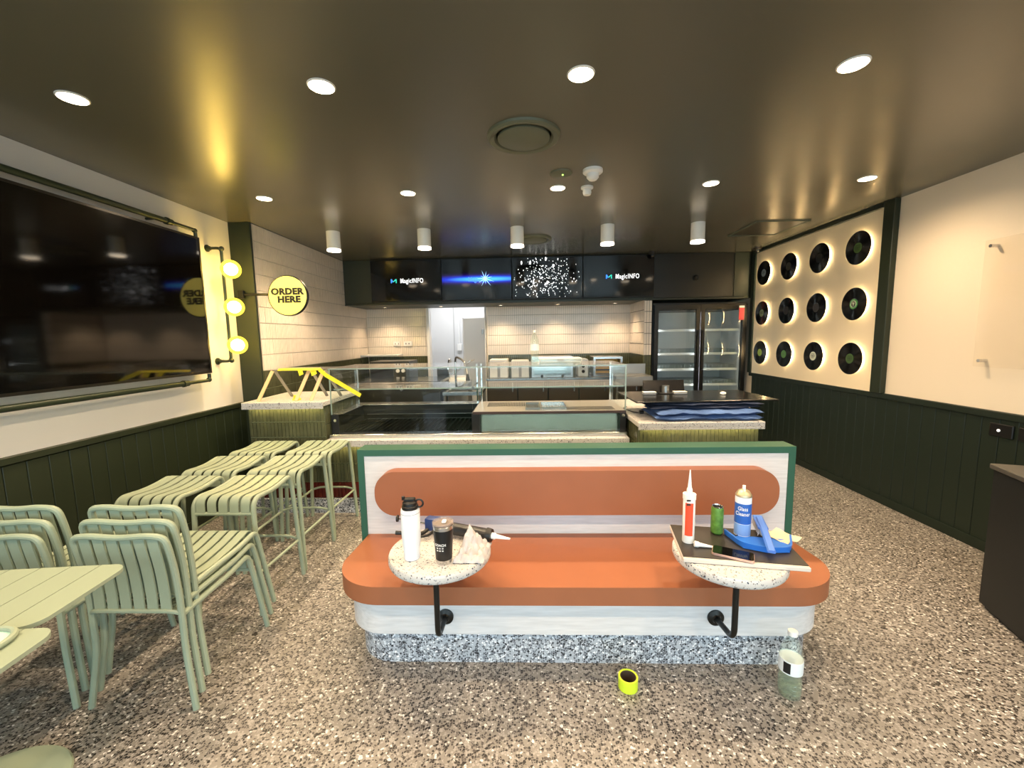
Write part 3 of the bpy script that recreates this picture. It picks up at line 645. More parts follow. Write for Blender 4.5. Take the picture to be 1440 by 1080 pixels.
# ------------------------------------------------------------------ glass cases
def frame4(b, x0, x1, z0, z1, y, w, t):
    box(b, (x0, y, z0), (x0+w, y+t, z1)); box(b, (x1-w, y, z0), (x1, y+t, z1)); box(b, (x0+w, y, z0), (x1-w, y+t, z0+w)); box(b, (x0+w, y, z1-w), (x1-w, y+t, z1))
YG, YK, ZB, ZG = 3.56, 4.16, .655, 1.245
def canopy(par, x0, x1, left, right):
    g = mk('top_glass', box(NB(), (x0, YG, ZG), (x1, YK, ZG+.010)), M_GLASS, par)
    mk('glass_edge', box(NB(), (x0, YG-.002, ZG), (x1, YG, ZG+.010)), M_GEDGE, g)
    g = mk('front_glass', box(NB(), (x0, YG, .85), (x1, YG+.008, ZG)), M_GLASS, par)
    g = mk('glass_shelf', box(NB(), (x0+.01, YG+.06, 1.06), (x1-.01, YK-.04, 1.07)), M_GLASS, par)
    mk('shelf_edge', box(NB(), (x0+.01, YG+.057, 1.06), (x1-.01, YG+.06, 1.07)), M_GEDGE, g)
    for x in (x0+.005, x1-.005):
        if (x < x0+.02 and left) or (x > x1-.02 and right):
            s = mk('side_glass', box(NB(), (x-.005, YG+.008, .85), (x+.005, YK, ZG)), M_GLASS, par)
            mk('glass_edge', box(NB(), (x-.005, YG-.001, .85), (x+.005, YG+.007, ZG)), M_GEDGE, s)
    for x in (x0+.02, x1-.02):
        mk('post', box(NB(), (x-.008, YK-.03, .85), (x+.008, YK-.014, ZG), .002), M_CHROME, par)
lc = T('cold_well_case', 'glass-topped case with an empty black cold well, left half of the servery', 'display case', (-1.05, 3.85, ZB))
XC = -.455
b = NB(); box(b, (-1.70, YG, ZB), (-1.635, YK, .85)); box(b, (XC-.012, YG, ZB), (XC, YK, .85)); box(b, (-1.635, YG+.03, ZB), (XC-.012, YK, ZB+.02)); box(b, (-1.635, YK-.03, ZB), (XC-.012, YK, .84))
mk('cheeks', b, M_BLACK, lc)
mk('steel_sill', box(NB(), (-1.70, 3.50, ZB), (XC, YG+.03, ZB+.03), .003), M_STEEL, lc)
mk('front_pane', box(NB(), (-1.635, YG, ZB+.03), (XC-.012, YG+.006, .85)), glass('dark_pane', '#cfd6d6', .9), lc)
b = NB()
for k in range(26):
    x = -1.62+k*.044; box(b, (x, YG+.05, ZB+.035), (x+.012, YK-.04, ZB+.045))
mk('well_grille', b, mat('grille_black', '#1a1a1a', .3, .5), lc, kind='stuff')
mk('rear_riser', box(NB(), (-1.635, YK-.05, .79), (XC-.012, YK-.032, .85)), M_BROWND, lc)
mk('rear_ledge', box(NB(), (-1.70, YK-.10, .85), (XC, YK+.05, .858), .002), M_STEEL, lc)
mk('side_ledge', box(NB(), (-1.70, YG+.01, .851), (-1.60, YK-.10, .858), .002), M_STEEL, lc)
mk('lock', cyl(NB(), (-1.665, YG, .80), (-1.665, YG-.012, .80), .013, n=16), M_CHROME, lc)
canopy(lc, -1.70, XC-.002, True, False)
for z in (.70, .745, .79):
    mk('air_slot', box(NB(), (-1.60, YK-.034, z), (XC-.03, YK-.0305, z+.006)), M_STEELD, lc)
hc = T('hot_food_case', 'glass-topped steel hot food case, right half of the servery', 'display case', (.2, 3.85, ZB))
x1 = .86
b = NB(); box(b, (XC, YG-.001, ZB), (XC+.06, YK, .85)); box(b, (x1-.05, YG-.001, ZB), (x1, YK, .85))
mk('cheeks', b, M_BLACK, hc)
b = NB(); prism(b, [(YG+.05, ZB+.02), (YK, ZB+.02), (YK, .845), (YG+.086, .845)], XC+.061, x1-.051, 'yz'); mk('steel_box', b, mat('polished_steel', '#a3917f', .26, 1.0, bump=.04, bscale=14, stretch=(1, 5, 5)), hc)  # front face shaped with a backward lean so it mirrors the bright windows
mk('steel_floor', box(NB(), (XC+.06, YG+.03, ZB), (x1-.05, YG+.16, ZB+.0195)), M_STEEL, hc)
mk('front_pane', box(NB(), (XC+.06, YG, ZB+.03), (x1-.05, YG+.006, .84)), glass('pane2', '#e4ecea', .9), hc)
mk('steel_sill', box(NB(), (XC, 3.50, ZB), (x1, YG+.03, ZB+.03), .003), M_STEEL, hc)
mk('deck', box(NB(), (XC, YG+.008, .845), (x1, YK, .86), .002), mat('deck_steel', '#c9beb6', .35, .7), hc)
mk('deck_front_edge', box(NB(), (XC+.0, YG-.006, .84), (x1-.0, YG+.006, .862), .001), mat('edge_brown', '#3c2c28', .4), hc)
b = NB()
for k in range(26): x = XC+.10+k*.0155; box(b, (x, YG+.28, .861), (x+.008, YG+.50, .863))
for k in range(36): x = .30+k*.0135; box(b, (x, YG+.05, .861), (x+.006, YG+.22, .863))
mk('vent_slots', b, M_DARKIN, hc, kind='stuff')
mk('lock', cyl(NB(), (x1-.025, YG, .82), (x1-.025, YG-.014, .82), .014, n=16), M_CHROME, hc)
canopy(hc, XC+.002, x1, False, True)
for x in (-.40, .80): mk('curved_bracket', tube(NB(), smooth_path([(x, YG+.02, .835), (x+(.05 if x < 0 else -.05)*-1, YG+.02, .78), (x+(.05 if x < 0 else -.05)*-1, YG+.02, .69)], .04), .004), M_BLACK, hc)
# trays on the deck
for k, (x0_, x1_, lb) in enumerate(((.0, .13, 'small dark slotted tray on the steel deck'), (.14, .36, 'shallow steel tray pair in the middle of the steel deck'))):
    t = T('steel_tray', lb, 'tray', ((x0_+x1_)/2, 3.75, .863))
    b = NB(); box(b, (x0_, 3.62, .863), (x1_, 3.92, .867)); box(b, (x0_, 3.62, .867), (x1_, 3.626, .885)); box(b, (x0_, 3.914, .867), (x1_, 3.92, .885)); box(b, (x0_, 3.626, .867), (x0_+.006, 3.914, .885)); box(b, (x1_-.006, 3.626, .867), (x1_, 3.914, .885))
    mk('pan', b, M_STEEL if k else M_STEELD, t)
    b = NB()
    for q in range(8): xx = x0_+.012+q*(x1_-x0_-.024)/8; box(b, (xx, 3.64, .8675), (xx+.005, 3.90, .870))
    mk('ribs', b, M_DARKIN if not k else M_GREYP, t)
# things on the glass top
M_LABEL = mat('bottle_label', '#dfe6ea', .5)
def pet(name, label, cat, loc, h, r, lab=True, tilt=0):
    o = T(name, label, cat, loc)
    mk('bottle_body', lathe(NB(), [(.0, .004), (r*.6, 0), (r*.95, .006), (r, .03*h/.3), (r*.97, h*.28), (r, h*.32), (r, h*.60), (r*.96, h*.64), (r*.98, h*.70), (r*.55, h*.86), (r*.36, h*.90), (r*.36, h*.95), (0, h*.955)], n=28), M_PET, o, world=False)
    if lab: mk('wrap_label', lathe(NB(), [(r*1.01, h*.40), (r*1.02, h*.40), (r*1.02, h*.60), (r*1.01, h*.60), (r*1.01, h*.40)], n=28), M_LABEL, o, world=False)
    for q in range(3): mk('rib', lathe(NB(), [(r*.99, h*(.1+.07*q)), (r*1.015, h*(.105+.07*q)), (r*.99, h*(.11+.07*q))], n=28), M_PET, o, world=False)
    mk('cap', lathe(NB(), [(0, h*.94), (r*.42, h*.94), (r*.42, h), (r*.38, h*1.005), (0, h*1.005)], n=20), M_WHITEP, o, world=False)
    return o
pet('water_bottle', 'tall clear plastic water bottle standing on the glass case top', 'bottle', (.09, 3.80, ZG+.0105), .30, .037)
t = T('clear_container', 'flat clear lidded plastic container on the glass case top', 'container', (.33, 3.95, ZG+.0105))
mk('tub', box(NB(), (.14, 3.86, ZG+.0105), (.52, 4.10, ZG+.045), .006), glass('tub', '#e8eeee', .9, opac=.35), t)
mk('lid', box(NB(), (.13, 3.85, ZG+.045), (.53, 4.11, ZG+.053), .003), glass('tub', ''), t)
mk('clip', box(NB(), (.30, 3.845, ZG+.030), (.36, 3.8505, ZG+.048)), M_GREYP, t)

# sneeze guard on the end counter with brackets and tape
sg = T('sneeze_guard', 'low glass guard on three taped A-shaped brackets on the left counter', 'sneeze guard', (-2.1, 3.5, .985))
mk('pane', box(NB(), (-2.34, 3.62, 1.235), (-1.74, 4.02, 1.243)), M_GLASS, sg)
for x in (-2.26, -1.93, -1.80):
    br = mk('bracket_leg', sweep(NB(), [(x-.04, 3.50, .986), (x+.02, 3.64, 1.235)], rect(.03, .008), (0, -1, .3)), M_MASK, sg, label='bracket leg wrapped in beige masking tape')
    mk('rear_leg', sweep(NB(), [(x+.09, 3.80, .986), (x+.03, 3.66, 1.235)], rect(.026, .008), (0, 1, .3)), M_STEELD, sg)
    mk('foot_bolt', lathe(NB(), [(.0, 0), (.016, 0), (.016, -.02), (0, -.024)], (x-.04, 3.435, .972), 16), M_GREYP, sg)
yt = T('yellow_tape', 'strips of yellow warning tape stretched over the left glass guard', 'tape', (-2.0, 3.5, 1.24))
mk('tape_strip', sweep(NB(), [(-2.20, 3.66, 1.246), (-1.80, 3.60, 1.250)], rect(.03, .002), (0, -.6, .8)), M_YTAPE, yt)
mk('tape_strip', sweep(NB(), [(-1.80, 3.60, 1.248), (-1.715, 3.545, 1.20), (-1.42, 3.535, 1.02)], rect(.035, .002), (0, -1, 0)), M_YTAPE, yt)
mk('tape_end', sweep(NB(), [(-1.98, 3.615, 1.247), (-1.96, 3.60, 1.20)], rect(.04, .002), (0, -1, 0)), M_YTAPE, yt); mk('tape_end', sweep(NB(), [(-1.86, 3.605, 1.248), (-1.84, 3.59, 1.20)], rect(.05, .002), (0, -1, 0)), M_YTAPE, yt)
k = T('yellow_clip', 'small yellow plastic clip on the left stone counter', 'clip', (-1.99, 3.55, .986))
mk('base', box(NB(), (-2.02, 3.53, .986), (-1.96, 3.57, 1.0), .002), M_YTAPE, k); mk('jaw', box(NB(), (-2.015, 3.54, 1.0), (-1.965, 3.56, 1.03), .003), M_YTAPE, k)

# ------------------------------------------------------------------ back bench and equipment
bb = T('back_bench', 'long stainless bench along the tiled back wall', 'counter', (.5, 6.3, 0))
mk('worktop', box(NB(), (DX1+.03, 6.05, .87), (1.645, 6.685, .90), .003), M_STEEL, bb)
mk('carcass', box(NB(), (DX1+.04, 6.10, .08), (1.65, 6.68, .87)), M_BLACK, bb)
mk('kick', box(NB(), (DX1+.05, 6.14, 0), (1.64, 6.60, .08)), M_STEELD, bb)
for k in range(5):
    x = DX1+.05+k*.448
    d = mk('door', box(NB(), (x, 6.07, .12), (x+.43, 6.098, .85), .003), M_BROWND, bb)
    mk('handle', box(NB(), (x+.36, 6.055, .70), (x+.375, 6.0695, .84)), M_STEEL, d)
lb_ = T('left_bench', 'stainless bench in the back left corner behind the servery', 'counter', (-2.1, 6.2, 0))
mk('worktop', box(NB(), (XT+.003, 5.6, .87), (DX0-.03, 6.685, .90), .003), M_STEEL, lb_)
mk('carcass', box(NB(), (XT+.01, 5.66, .08), (DX0-.04, 6.68, .87)), M_STEELD, lb_)
mk('kick', box(NB(), (XT+.02, 5.72, 0), (DX0-.06, 6.60, .08)), M_BLACK, lb_)
mk('wall_shelf', box(NB(), (XT+.003, 6.35, 1.235), (-1.95, 6.68, 1.255), .002), M_WHITEP, lb_)
# black under-bench machine close behind the left case
bm_ = T('black_bench_fridge', 'long black machine with a chrome lock behind the cold well', 'appliance', (-1.3, 4.9, 0))
mk('body', box(NB(), (-1.92, 4.75, .06), (-.98, 5.35, .98), .006), M_BLACK, bm_)
mk('lid', box(NB(), (-1.93, 4.74, .98), (-.97, 5.36, 1.01), .004), mat('lid_black', '#101010', .15), bm_)
mk('lock', cyl(NB(), (-1.42, 4.75, .92), (-1.42, 4.735, .92), .018, n=18), M_CHROME, bm_)
mk('badge', box(NB(), (-1.28, 4.738, .955), (-1.20, 4.742, .972)), M_GREYP, bm_)
mk('feet', box(NB(), (-1.88, 4.8, 0), (-1.02, 5.3, .06)), M_STEELD, bm_)
# grey switchboard panel with round knobs on left rear
kp = T('oven', 'dark oven with two round pale dials behind the black machine', 'oven', (-1.72, 5.75, .9))
mk('housing', box(NB(), (-2.15, 5.72, .901), (-1.60, 6.2, 1.19), .005), mat('oven_grey', '#33352f', .35), kp)
mk('door_panel', box(NB(), (-2.13, 5.71, .94), (-1.82, 5.72, 1.17), .002), M_DARKIN, kp)
for x in (-1.755, -1.68): mk('dial', lathe(NB(), [(.026, 0), (.026, -.012), (.018, -.02), (0, -.02)], (x, 5.72, 1.06), 20, 'y'), M_WHITEP, kp)
# sink bench, tap, slicer
sb = T('sink_bench', 'stainless sink bench between the two rear benches', 'sink', (-1.0, 5.1, 0))
b = NB(); box(b, (-.95, 4.75, .84), (-.50, 4.80, .88)); box(b, (-.95, 5.25, .84), (-.50, 5.30, .88)); box(b, (-.95, 4.80, .84), (-.90, 5.25, .88)); box(b, (-.55, 4.80, .84), (-.50, 5.25, .88)); mk('rim', b, M_STEEL, sb)
b = NB(); box(b, (-.90, 4.80, .62), (-.55, 5.25, .63)); box(b, (-.905, 4.80, .63), (-.90, 5.25, .85)); box(b, (-.55, 4.80, .63), (-.545, 5.25, .85)); mk('bowl', b, M_STEEL, sb)
for x in (-.93, -.52):
    for y in (4.77, 5.27): mk('leg', cyl(NB(), (x, y, 0), (x, y, .84), .018, n=12), M_STEELD, sb)
tp = T('rinse_tap', 'tall pre-rinse tap with a curved hose behind the glass case', 'tap', (-.93, 5.27, .88))
mk('riser', cyl(NB(), (-.88, 5.275, .88), (-.88, 5.275, 1.20), .014, n=14), M_CHROME, tp)
mk('hose', tube(NB(), smooth_path([(-.88, 5.275, 1.20), (-.86, 5.2, 1.27), (-.74, 5.1, 1.22), (-.70, 5.05, 1.06)], .07), .012), M_STEELD, tp)
mk('spray_head', cyl(NB(), (-.70, 5.05, 1.06), (-.695, 5.04, .98), .014, .024, 14), M_BLACK, tp)
sc = T('meat_slicer', 'stainless slicer with a slanting tray behind the glass case', 'slicer', (-1.05, 5.55, 0))
mk('stand', box(NB(), (-1.25, 5.45, 0), (-.75, 5.85, .90), .004), M_STEELD, sc)
mk('base', box(NB(), (-1.2, 5.48, .90), (-.78, 5.82, .98), .02, 2), M_WHITEP, sc)
mk('blade', cyl(NB(), (-1.0, 5.50, 1.10), (-.985, 5.50, 1.10), .13, n=40), M_CHROME, sc)
mk('tray', sweep(NB(), [(-.97, 5.62, 1.02), (-.70, 5.60, 1.20)], rect(.28, .008), (0, 0, 1)), M_STEEL, sc)
mk('motor', box(NB(), (-1.18, 5.55, .98), (-1.03, 5.75, 1.12), .02, 2), M_BLACK, sc)
# bench appliances
ov = T('glass_fronted_oven', 'steel countertop oven with two glass-fronted decks on the back bench', 'oven', (.35, 6.3, .9))
b = NB(); frame4(b, 0.10, .70, .905, 1.205, 6.12, .03, .02); box(b, (.10, 6.14, .905), (.13, 6.55, 1.205)); box(b, (.67, 6.14, .905), (.70, 6.55, 1.205)); box(b, (.13, 6.14, 1.18), (.67, 6.55, 1.205)); box(b, (.13, 6.52, .905), (.67, 6.55, 1.18)); box(b, (.13, 6.14, .905), (.67, 6.52, .93))
mk('shell', b, M_STEEL, ov)
for z in (.99, 1.08): mk('rack', box(NB(), (.131, 6.15, z), (.669, 6.5, z+.006)), M_CHROME, ov)
mk('pane', box(NB(), (.13, 6.125, .935), (.67, 6.130, 1.175)), M_GLASS, ov)
for x in (.25, .55): mk('dial', lathe(NB(), [(.02, 0), (.02, -.012), (0, -.014)], (x, 6.12, .92), 16, 'y'), M_BLACK, ov)
for x, w, h, lb, m in ((-.52, .27, .27, 'white plastic-wrapped carton at the left end of the back bench', M_WHITEP), (-.20, .26, .25, 'white carton beside the steel oven on the back bench', mat('carton_grey', '#d9dcdc', .4))):
    t = T('carton', lb, 'box', (x+w/2, 6.3, .9)); mk('body', box(NB(), (x, 6.14, .902), (x+w, 6.5, .902+h), .008), m, t); mk('flap', box(NB(), (x+.01, 6.132, .902+h-.06), (x+w-.01, 6.1395, .902+h-.01), .001), m, t)
    mk('tape', box(NB(), (x+w/2-.02, 6.133, .91), (x+w/2+.02, 6.1385, .90+h-.065)), M_GREYP, t)
cm = T('coffee_grinder', 'slim white and grey machine with round dials on the back bench', 'appliance', (.85, 6.3, .9))
mk('body', box(NB(), (.78, 6.15, .902), (.93, 6.45, 1.16), .012), mat('machine_grey', '#b9bfc2', .3), cm)
for z in (.98, 1.06): mk('dial', lathe(NB(), [(.024, 0), (.024, -.012), (0, -.015)], (.855, 6.15, z), 18, 'y'), M_BLACK, cm)
mw = T('toaster_oven', 'steel oven with a yellow-coloured cavity on the back bench', 'oven', (1.2, 6.3, .9))
b = NB(); frame4(b, 1.0, 1.42, .905, 1.19, 6.12, .03, .02); box(b, (1.0, 6.14, .905), (1.42, 6.16, .935)); box(b, (1.0, 6.5, .905), (1.42, 6.52, 1.19)); box(b, (1.0, 6.14, 1.16), (1.42, 6.5, 1.19)); box(b, (1.0, 6.14, .935), (1.02, 6.5, 1.16)); box(b, (1.40, 6.14, .935), (1.42, 6.5, 1.16))
mk('shell', b, M_STEEL, mw)
mk('cavity', box(NB(), (1.03, 6.30, .94), (1.39, 6.49, 1.15)), mat('cavity_yellow', '#c79a3e', .5), mw)  # plain yellow block filling the cavity
mk('element', tube(NB(), smooth_path([(1.06, 6.28, 1.08), (1.34, 6.28, 1.08), (1.34, 6.28, .99), (1.06, 6.28, .99)], .03), .01), M_BLACK, mw)
ds = T('dish_basin', 'small stainless basin on legs beside the back right tiled return', 'sink', (1.35, 5.4, 0))
mk('basin', box(NB(), (1.13, 5.25, .86), (1.60, 5.60, .99), .01), M_STEELD, ds); mk('splashback', box(NB(), (1.13, 5.60, .86), (1.60, 5.61, 1.12), .002), M_STEELD, ds)
for x in (1.16, 1.57):
    for y in (5.28, 5.57): mk('leg', cyl(NB(), (x, y, 0), (x, y, .86), .015, n=12), M_STEELD, ds)

# ------------------------------------------------------------------ things on the pay counter
ZP = .821
def cloth(x0, x1, y0, y1, z0, z1, folds, seed, nx=40, ny=14):
    """a folded thick blanket: stacked rounded layers with wavy edges"""
    rnd = random.Random(seed); b = NB(); h = (z1-z0)/folds
    for k in range(folds):
        zc = z0+h*(k+.5); ph = rnd.uniform(0, 6); dx = rnd.uniform(-.02, .02); dy = rnd.uniform(-.015, .015)
        n = 60; prof = []
        g = bmesh.ops.create_grid(b, x_segments=nx, y_segments=ny, size=1)
        top = g['verts']
        g2 = bmesh.ops.create_grid(b, x_segments=nx, y_segments=ny, size=1); bot = g2['verts']
        for vs, s in ((top, 1), (bot, -1)):
            for v in vs:
                u, w = v.co.x, v.co.y
                e = max(abs(u)**8, abs(w)**8)
                hh = h*.5*math.sqrt(max(0, 1-e))
                x = (x0+x1)/2+dx+u*(x1-x0)/2+.008*math.sin(w*4+ph); y = (y0+y1)/2+dy+w*(y1-y0)/2+.012*math.sin(u*5+ph)
                wav = .10*h*math.sin(u*9+w*4+ph)+.08*h*math.sin(u*23+ph*2)*math.cos(w*6)
                v.co = Vector((x, y, zc+s*hh+wav))
        bmesh.ops.remove_doubles(b, verts=b.verts, dist=.0004)
    return b
bl = T('folded_blankets', 'stack of folded blue moving blankets on the pay counter', 'blanket', (1.45, 3.5, ZP))
mk('light_blanket', cloth(1.03, 1.86, 3.27, 3.72, ZP+.002, ZP+.082, 2, 3), M_BLANKET, bl, label='lighter blue blanket')
mk('dark_blanket', cloth(.99, 1.87, 3.31, 3.80, ZP+.084, ZP+.136, 2, 5), M_BLANKETD, bl, label='darker blue blanket on top')
pb = T('flat_black_panel', 'large thin black panel lying on the folded blankets', 'panel', (1.45, 3.6, .965), math.radians(2))
mk('sheet', box(NB(), (-.58, -.27, -.004), (.56, .35, .008), .003), mat('panel_black', '#101213', .22), pb, world=False); 
mk('rear_housing', box(NB(), (-.34, -.12, -.012), (.34, .2, -.004), .003), M_BLACK, pb, world=False)
ps = T('pos_terminal', 'black point-of-sale screen on a grey stand, on the flat panel', 'terminal', (1.3, 3.85, .975))
mk('screen', sweep(NB(), [(1.07, 3.80, 1.035), (1.44, 3.82, 1.035)], rect(.012, .11), (0, .25, 1)), mat('pos_black', '#14100e', .2), ps)
mk('stand', cyl(NB(), (1.26, 3.77, .975), (1.26, 3.77, 1.045), .032, n=24), M_STEELD, ps)
mk('foot', box(NB(), (1.20, 3.72, .975), (1.33, 3.80, .983), .003), M_BLACK, ps)
for x, y, lb in ((1.10, 3.72, 'small flat grey box left of the point-of-sale stand'), (1.37, 3.72, 'small flat grey box right of the point-of-sale stand')):
    t = T('small_grey_box', lb, 'box', (x, y, .974)); mk('body', box(NB(), (x-.055, y-.03, .9745), (x+.055, y+.03, .995), .003), M_GREYP, t); mk('lid', box(NB(), (x-.056, y-.031, .995), (x+.056, y+.031, .998), .001), M_WHITEP, t)
t = T('white_paper_scrap', 'crumpled white scrap on the right end of the black panel', 'paper', (1.72, 3.66, .976))
b = NB(); sphere(b, (1.72, 3.66, .985), .02, 12, 8, (1.3, 1, .5))
for v in b.verts: v.co += Vector((random.uniform(-.004, .004),)*3)
mk('scrap', b, M_WHITEP, t)
t = T('black_charger', 'small black plug with lead lying on the pay counter', 'charger', (1.0, 3.62, ZP))
mk('plug', box(NB(), (.99, 3.60, ZP), (1.025, 3.64, ZP+.028), .005), M_BLACK, t); mk('lead', tube(NB(), smooth_path([(.99, 3.62, ZP+.008), (.95, 3.66, ZP+.006), (.90, 3.86, ZP+.006), (.96, 3.95, ZP+.006)], .04), .004), M_BLACK, t)

# ------------------------------------------------------------------ banquette bench
BX0, BX1, BYB = -.93, 1.44, 2.22
be = T('banquette', 'tan leather banquette with green frame and pale wood base', 'bench', (.25, 2.0, 0))
SZ0, SZ1 = .33, .415
mk('seat_cushion', prism(NB(), rrect(-.905, 1.715, 1.405, BYB+.02, .24, 14, (1, 1, 0, 0)), SZ0, SZ1, bev=.028, seg=5), M_LEATHER, be, sharp=1.2)
mk('seat_base', prism(NB(), rrect(-.865, 1.765, 1.365, BYB+.06, .20, 14, (1, 1, 0, 0)), .155, SZ0, bev=.002, seg=1), M_WOOD, be)
mk('plinth', prism(NB(), rrect(-.825, 1.785, 1.33, BYB+.06, .19, 14, (1, 1, 0, 0)), 0, .155), M_PLINTH, be)
mk('back_panel', box(NB(), (BX0+.034, BYB+.006, .30), (BX1-.034, BYB+.06, .865)), M_WOOD, be)
b = NB()
for poly in ([(BX0, .0), (BX0+.035, .0), (BX0+.035, .862), (BX0, .897)], [(BX1-.035, .0), (BX1, .0), (BX1, .897), (BX1-.035, .862)], [(BX0, .897), (BX0+.035, .862), (BX1-.035, .862), (BX1, .897)]):
    prism(b, poly, BYB, BYB+.115, 'xz')
mk('green_frame', b, M_FRAMEG, be)
mk('rear_panel', box(NB(), (BX0+.035, BYB+.09, 0), (BX1-.035, BYB+.11, .862)), M_FRAMEG, be)
mk('back_cushion', prism(NB(), rrect(-.82, .548, 1.325, .793, .112, 14), BYB-.065, BYB+.006, 'xz', bev=.026, seg=5), M_LEATHER, be, sharp=1.2)

def side_table(x, y, label):
    t = T('side_table', label, 'table', (x, y, 0))
    mk('table_top', lathe(NB(), [(0, .560), (.205, .560), (.213, .566), (.217, .574), (.217, .592), (.213, .600), (0, .600)], (x, y, 0), 64), M_STONE, t)
    mk('post', tube(NB(), smooth_path([(x, 1.60, .559), (x, 1.60, .265), (x, 1.762, .245)], .05, 8), .012, 14), M_BLKMETAL, t)
    mk('wall_flange', lathe(NB(), [(.036, 0), (.036, -.008), (.02, -.014), (.016, -.02), (0, -.02)], (x, 1.765, .244), 28, 'y'), M_BLKMETAL, t)
    mk('top_bracket', cyl(NB(), (x, 1.60, .552), (x, 1.60, .5599), .045, n=24), M_BLKMETAL, t)
    return t
side_table(-.375, 1.705, 'round speckled stone side table at the left of the banquette')
side_table(.835, 1.68, 'round speckled stone side table at the right of the banquette, under the dark board')
ZT1 = .601
# shaker bottle
t = T('shaker_bottle', 'tall white insulated bottle with a black carry lid', 'bottle', (-.477, 1.63, ZT1))
mk('body', lathe(NB(), [(0, 0), (.031, 0), (.033, .004), (.033, .03), (.036, .06), (.0385, .10), (.0385, .205), (.036, .213), (0, .213)], n=36), mat('bottle_white', '#e6ebf2', .35), t, world=False)
mk('seam', lathe(NB(), [(.0387, .196), (.0392, .197), (.0387, .198)], n=36), M_GREYP, t, world=False)
mk('lid', lathe(NB(), [(0, .213), (.033, .213), (.033, .225), (.030, .228), (.029, .240), (.024, .246), (0, .246)], n=28), M_BLACK, t, world=False)
b = NB(); box(b, (-.022, -.012, .244), (.022, .012, .256), .003); cyl(b, (-.026, 0, .248), (-.026, 0, .262), .007, n=12); mk('flip_cap', b, M_BLACK, t, world=False)
b = NB(); R = .016; pts = [(.038+R*math.cos(a), 0, .234+R*math.sin(a)) for a in [2*PI*k/18 for k in range(19)]]; tube(b, pts, .004, 8, (0, 1, 0)); mk('carry_loop', b, M_BLACK, t, world=False)
# tumbler
t = T('tumbler', 'black steel tumbler with a clear lid and white print', 'cup', (-.338, 1.60, ZT1))
mk('body', lathe(NB(), [(.0335, .018), (.036, .07), (.0405, .135), (.0405, .143), (0, .143)][::-1] + [], n=36), mat('tumbler_black', '#0b0b0c', .35), t, world=False)
mk('steel_base', lathe(NB(), [(0, 0), (.031, 0), (.032, .003), (.0333, .018), (0, .018)], n=36), M_STEEL, t, world=False)
mk('steel_rim', lathe(NB(), [(.0405, .143), (.0415, .157), (.040, .159), (.038, .157), (.0375, .143)], n=36), M_STEEL, t, world=False)
mk('lid', lathe(NB(), [(0, .159), (.038, .159), (.042, .163), (.042, .170), (.038, .171), (.036, .165), (0, .165)], n=36), glass('lid_clear', '#e6dcd6', .9, opac=.2), t, world=False)
mk('slider', box(NB(), (-.004, -.012, .166), (.014, .012, .174), .003), M_WHITEP, t, world=False)
for q, (s_, z) in enumerate((('COACH', .086), ('= = =', .073), ('= = =', .063))):
    text(s_, .0135 if q == 0 else .013, (-.338+.0385*math.sin(-.2), 1.60-.0385*math.cos(-.2), ZT1+z), Matrix.Rotation(-.2, 4, 'Z') @ RX, M_WHITEP, t, name='printed_line', ext=.0004, bold=.0003, wrap=.037)
# tissue
b = NB(); bmesh.ops.create_grid(b, x_segments=22, y_segments=22, size=1)
for v in b.verts:
    u, w = v.co.x, v.co.y
    z = .075*math.exp(-((u+.25)**2*3.5+(w-.35)**2*3.0)) + .016*math.sin(u*9+w*4)*math.cos(w*7) + .006*math.sin(u*17-w*11) + .020
    z *= max(0, 1-max(abs(u), abs(w))**6)*.9+.1
    v.co = Vector((-.228+u*.062+.012*w, 1.665+w*.085, ZT1+.002+max(0, z)))
bmesh.ops.solidify(b, geom=b.faces[:], thickness=.0015)
mk('crumpled_cloth', b, mat('tissue_white', '#bdb8b8', .9, bump=.3, bscale=150), label='crumpled white wipe heaped beside the black tumbler', cat='cloth')
# caulking gun
t = T('caulking_gun', 'black and blue caulking gun with white nozzle behind the tumbler', 'tool', (-.35, 1.78, ZT1+.03))
p0 = Vector((-.415, 1.84, .64)); p1 = Vector((-.175, 1.765, .632)); dd = (p1-p0).normalized()
mk('barrel', cyl(NB(), p0, p1, .027, n=24), mat('gun_black', '#16181c', .35), t)
mk('front_collar', cyl(NB(), p1-dd*.004, p1+dd*.02, .031, .028, 24), M_BLACK, t)
mk('nozzle', lathe(NB(), [(.014, 0), (.014, .016), (.0105, .02), (.004, .085), (0, .086)], (0, 0, 0), 16), M_WHITEP, t, world=False)
nz = [c for c in bpy.data.objects if c.parent == t and c.name.startswith('nozzle')][0]; nz.location = p1+dd*.02-Vector(t.location); nz.rotation_euler = dd.to_track_quat('Z', 'Y').to_euler()
mk('blue_housing', box(NB(), (-.035, -.022, -.028), (.035, .022, .03), .006, 2), mat('tool_blue', '#1f3a73', .4), t, world=False)
bh_ = [c for c in bpy.data.objects if c.parent == t and c.name.startswith('blue_housing')][0]; bh_.location = p0-dd*.02-Vector(t.location)+Vector((0, 0, .006)); bh_.rotation_euler = (0, 0, math.atan2(dd.y, dd.x))
mk('push_rod', tube(NB(), [p0-dd*.04, p0-dd*.21], .004, 8), M_CHROME, t)
mk('rod_ring', lathe(NB(), [(.006, -.004), (.016, -.004), (.016, .004), (.006, .004), (.006, -.004)], tuple(p0-dd*.215), 16, 'x'), M_BLACK, t)
mk('handle', tube(NB(), smooth_path([p0-dd*.03+Vector((0, 0, -.01)), p0-dd*.06+Vector((-.01, -.05, -.028)), p0-dd*.16+Vector((-.03, -.09, -.018))], .02), .009, 10), M_BLACK, t)
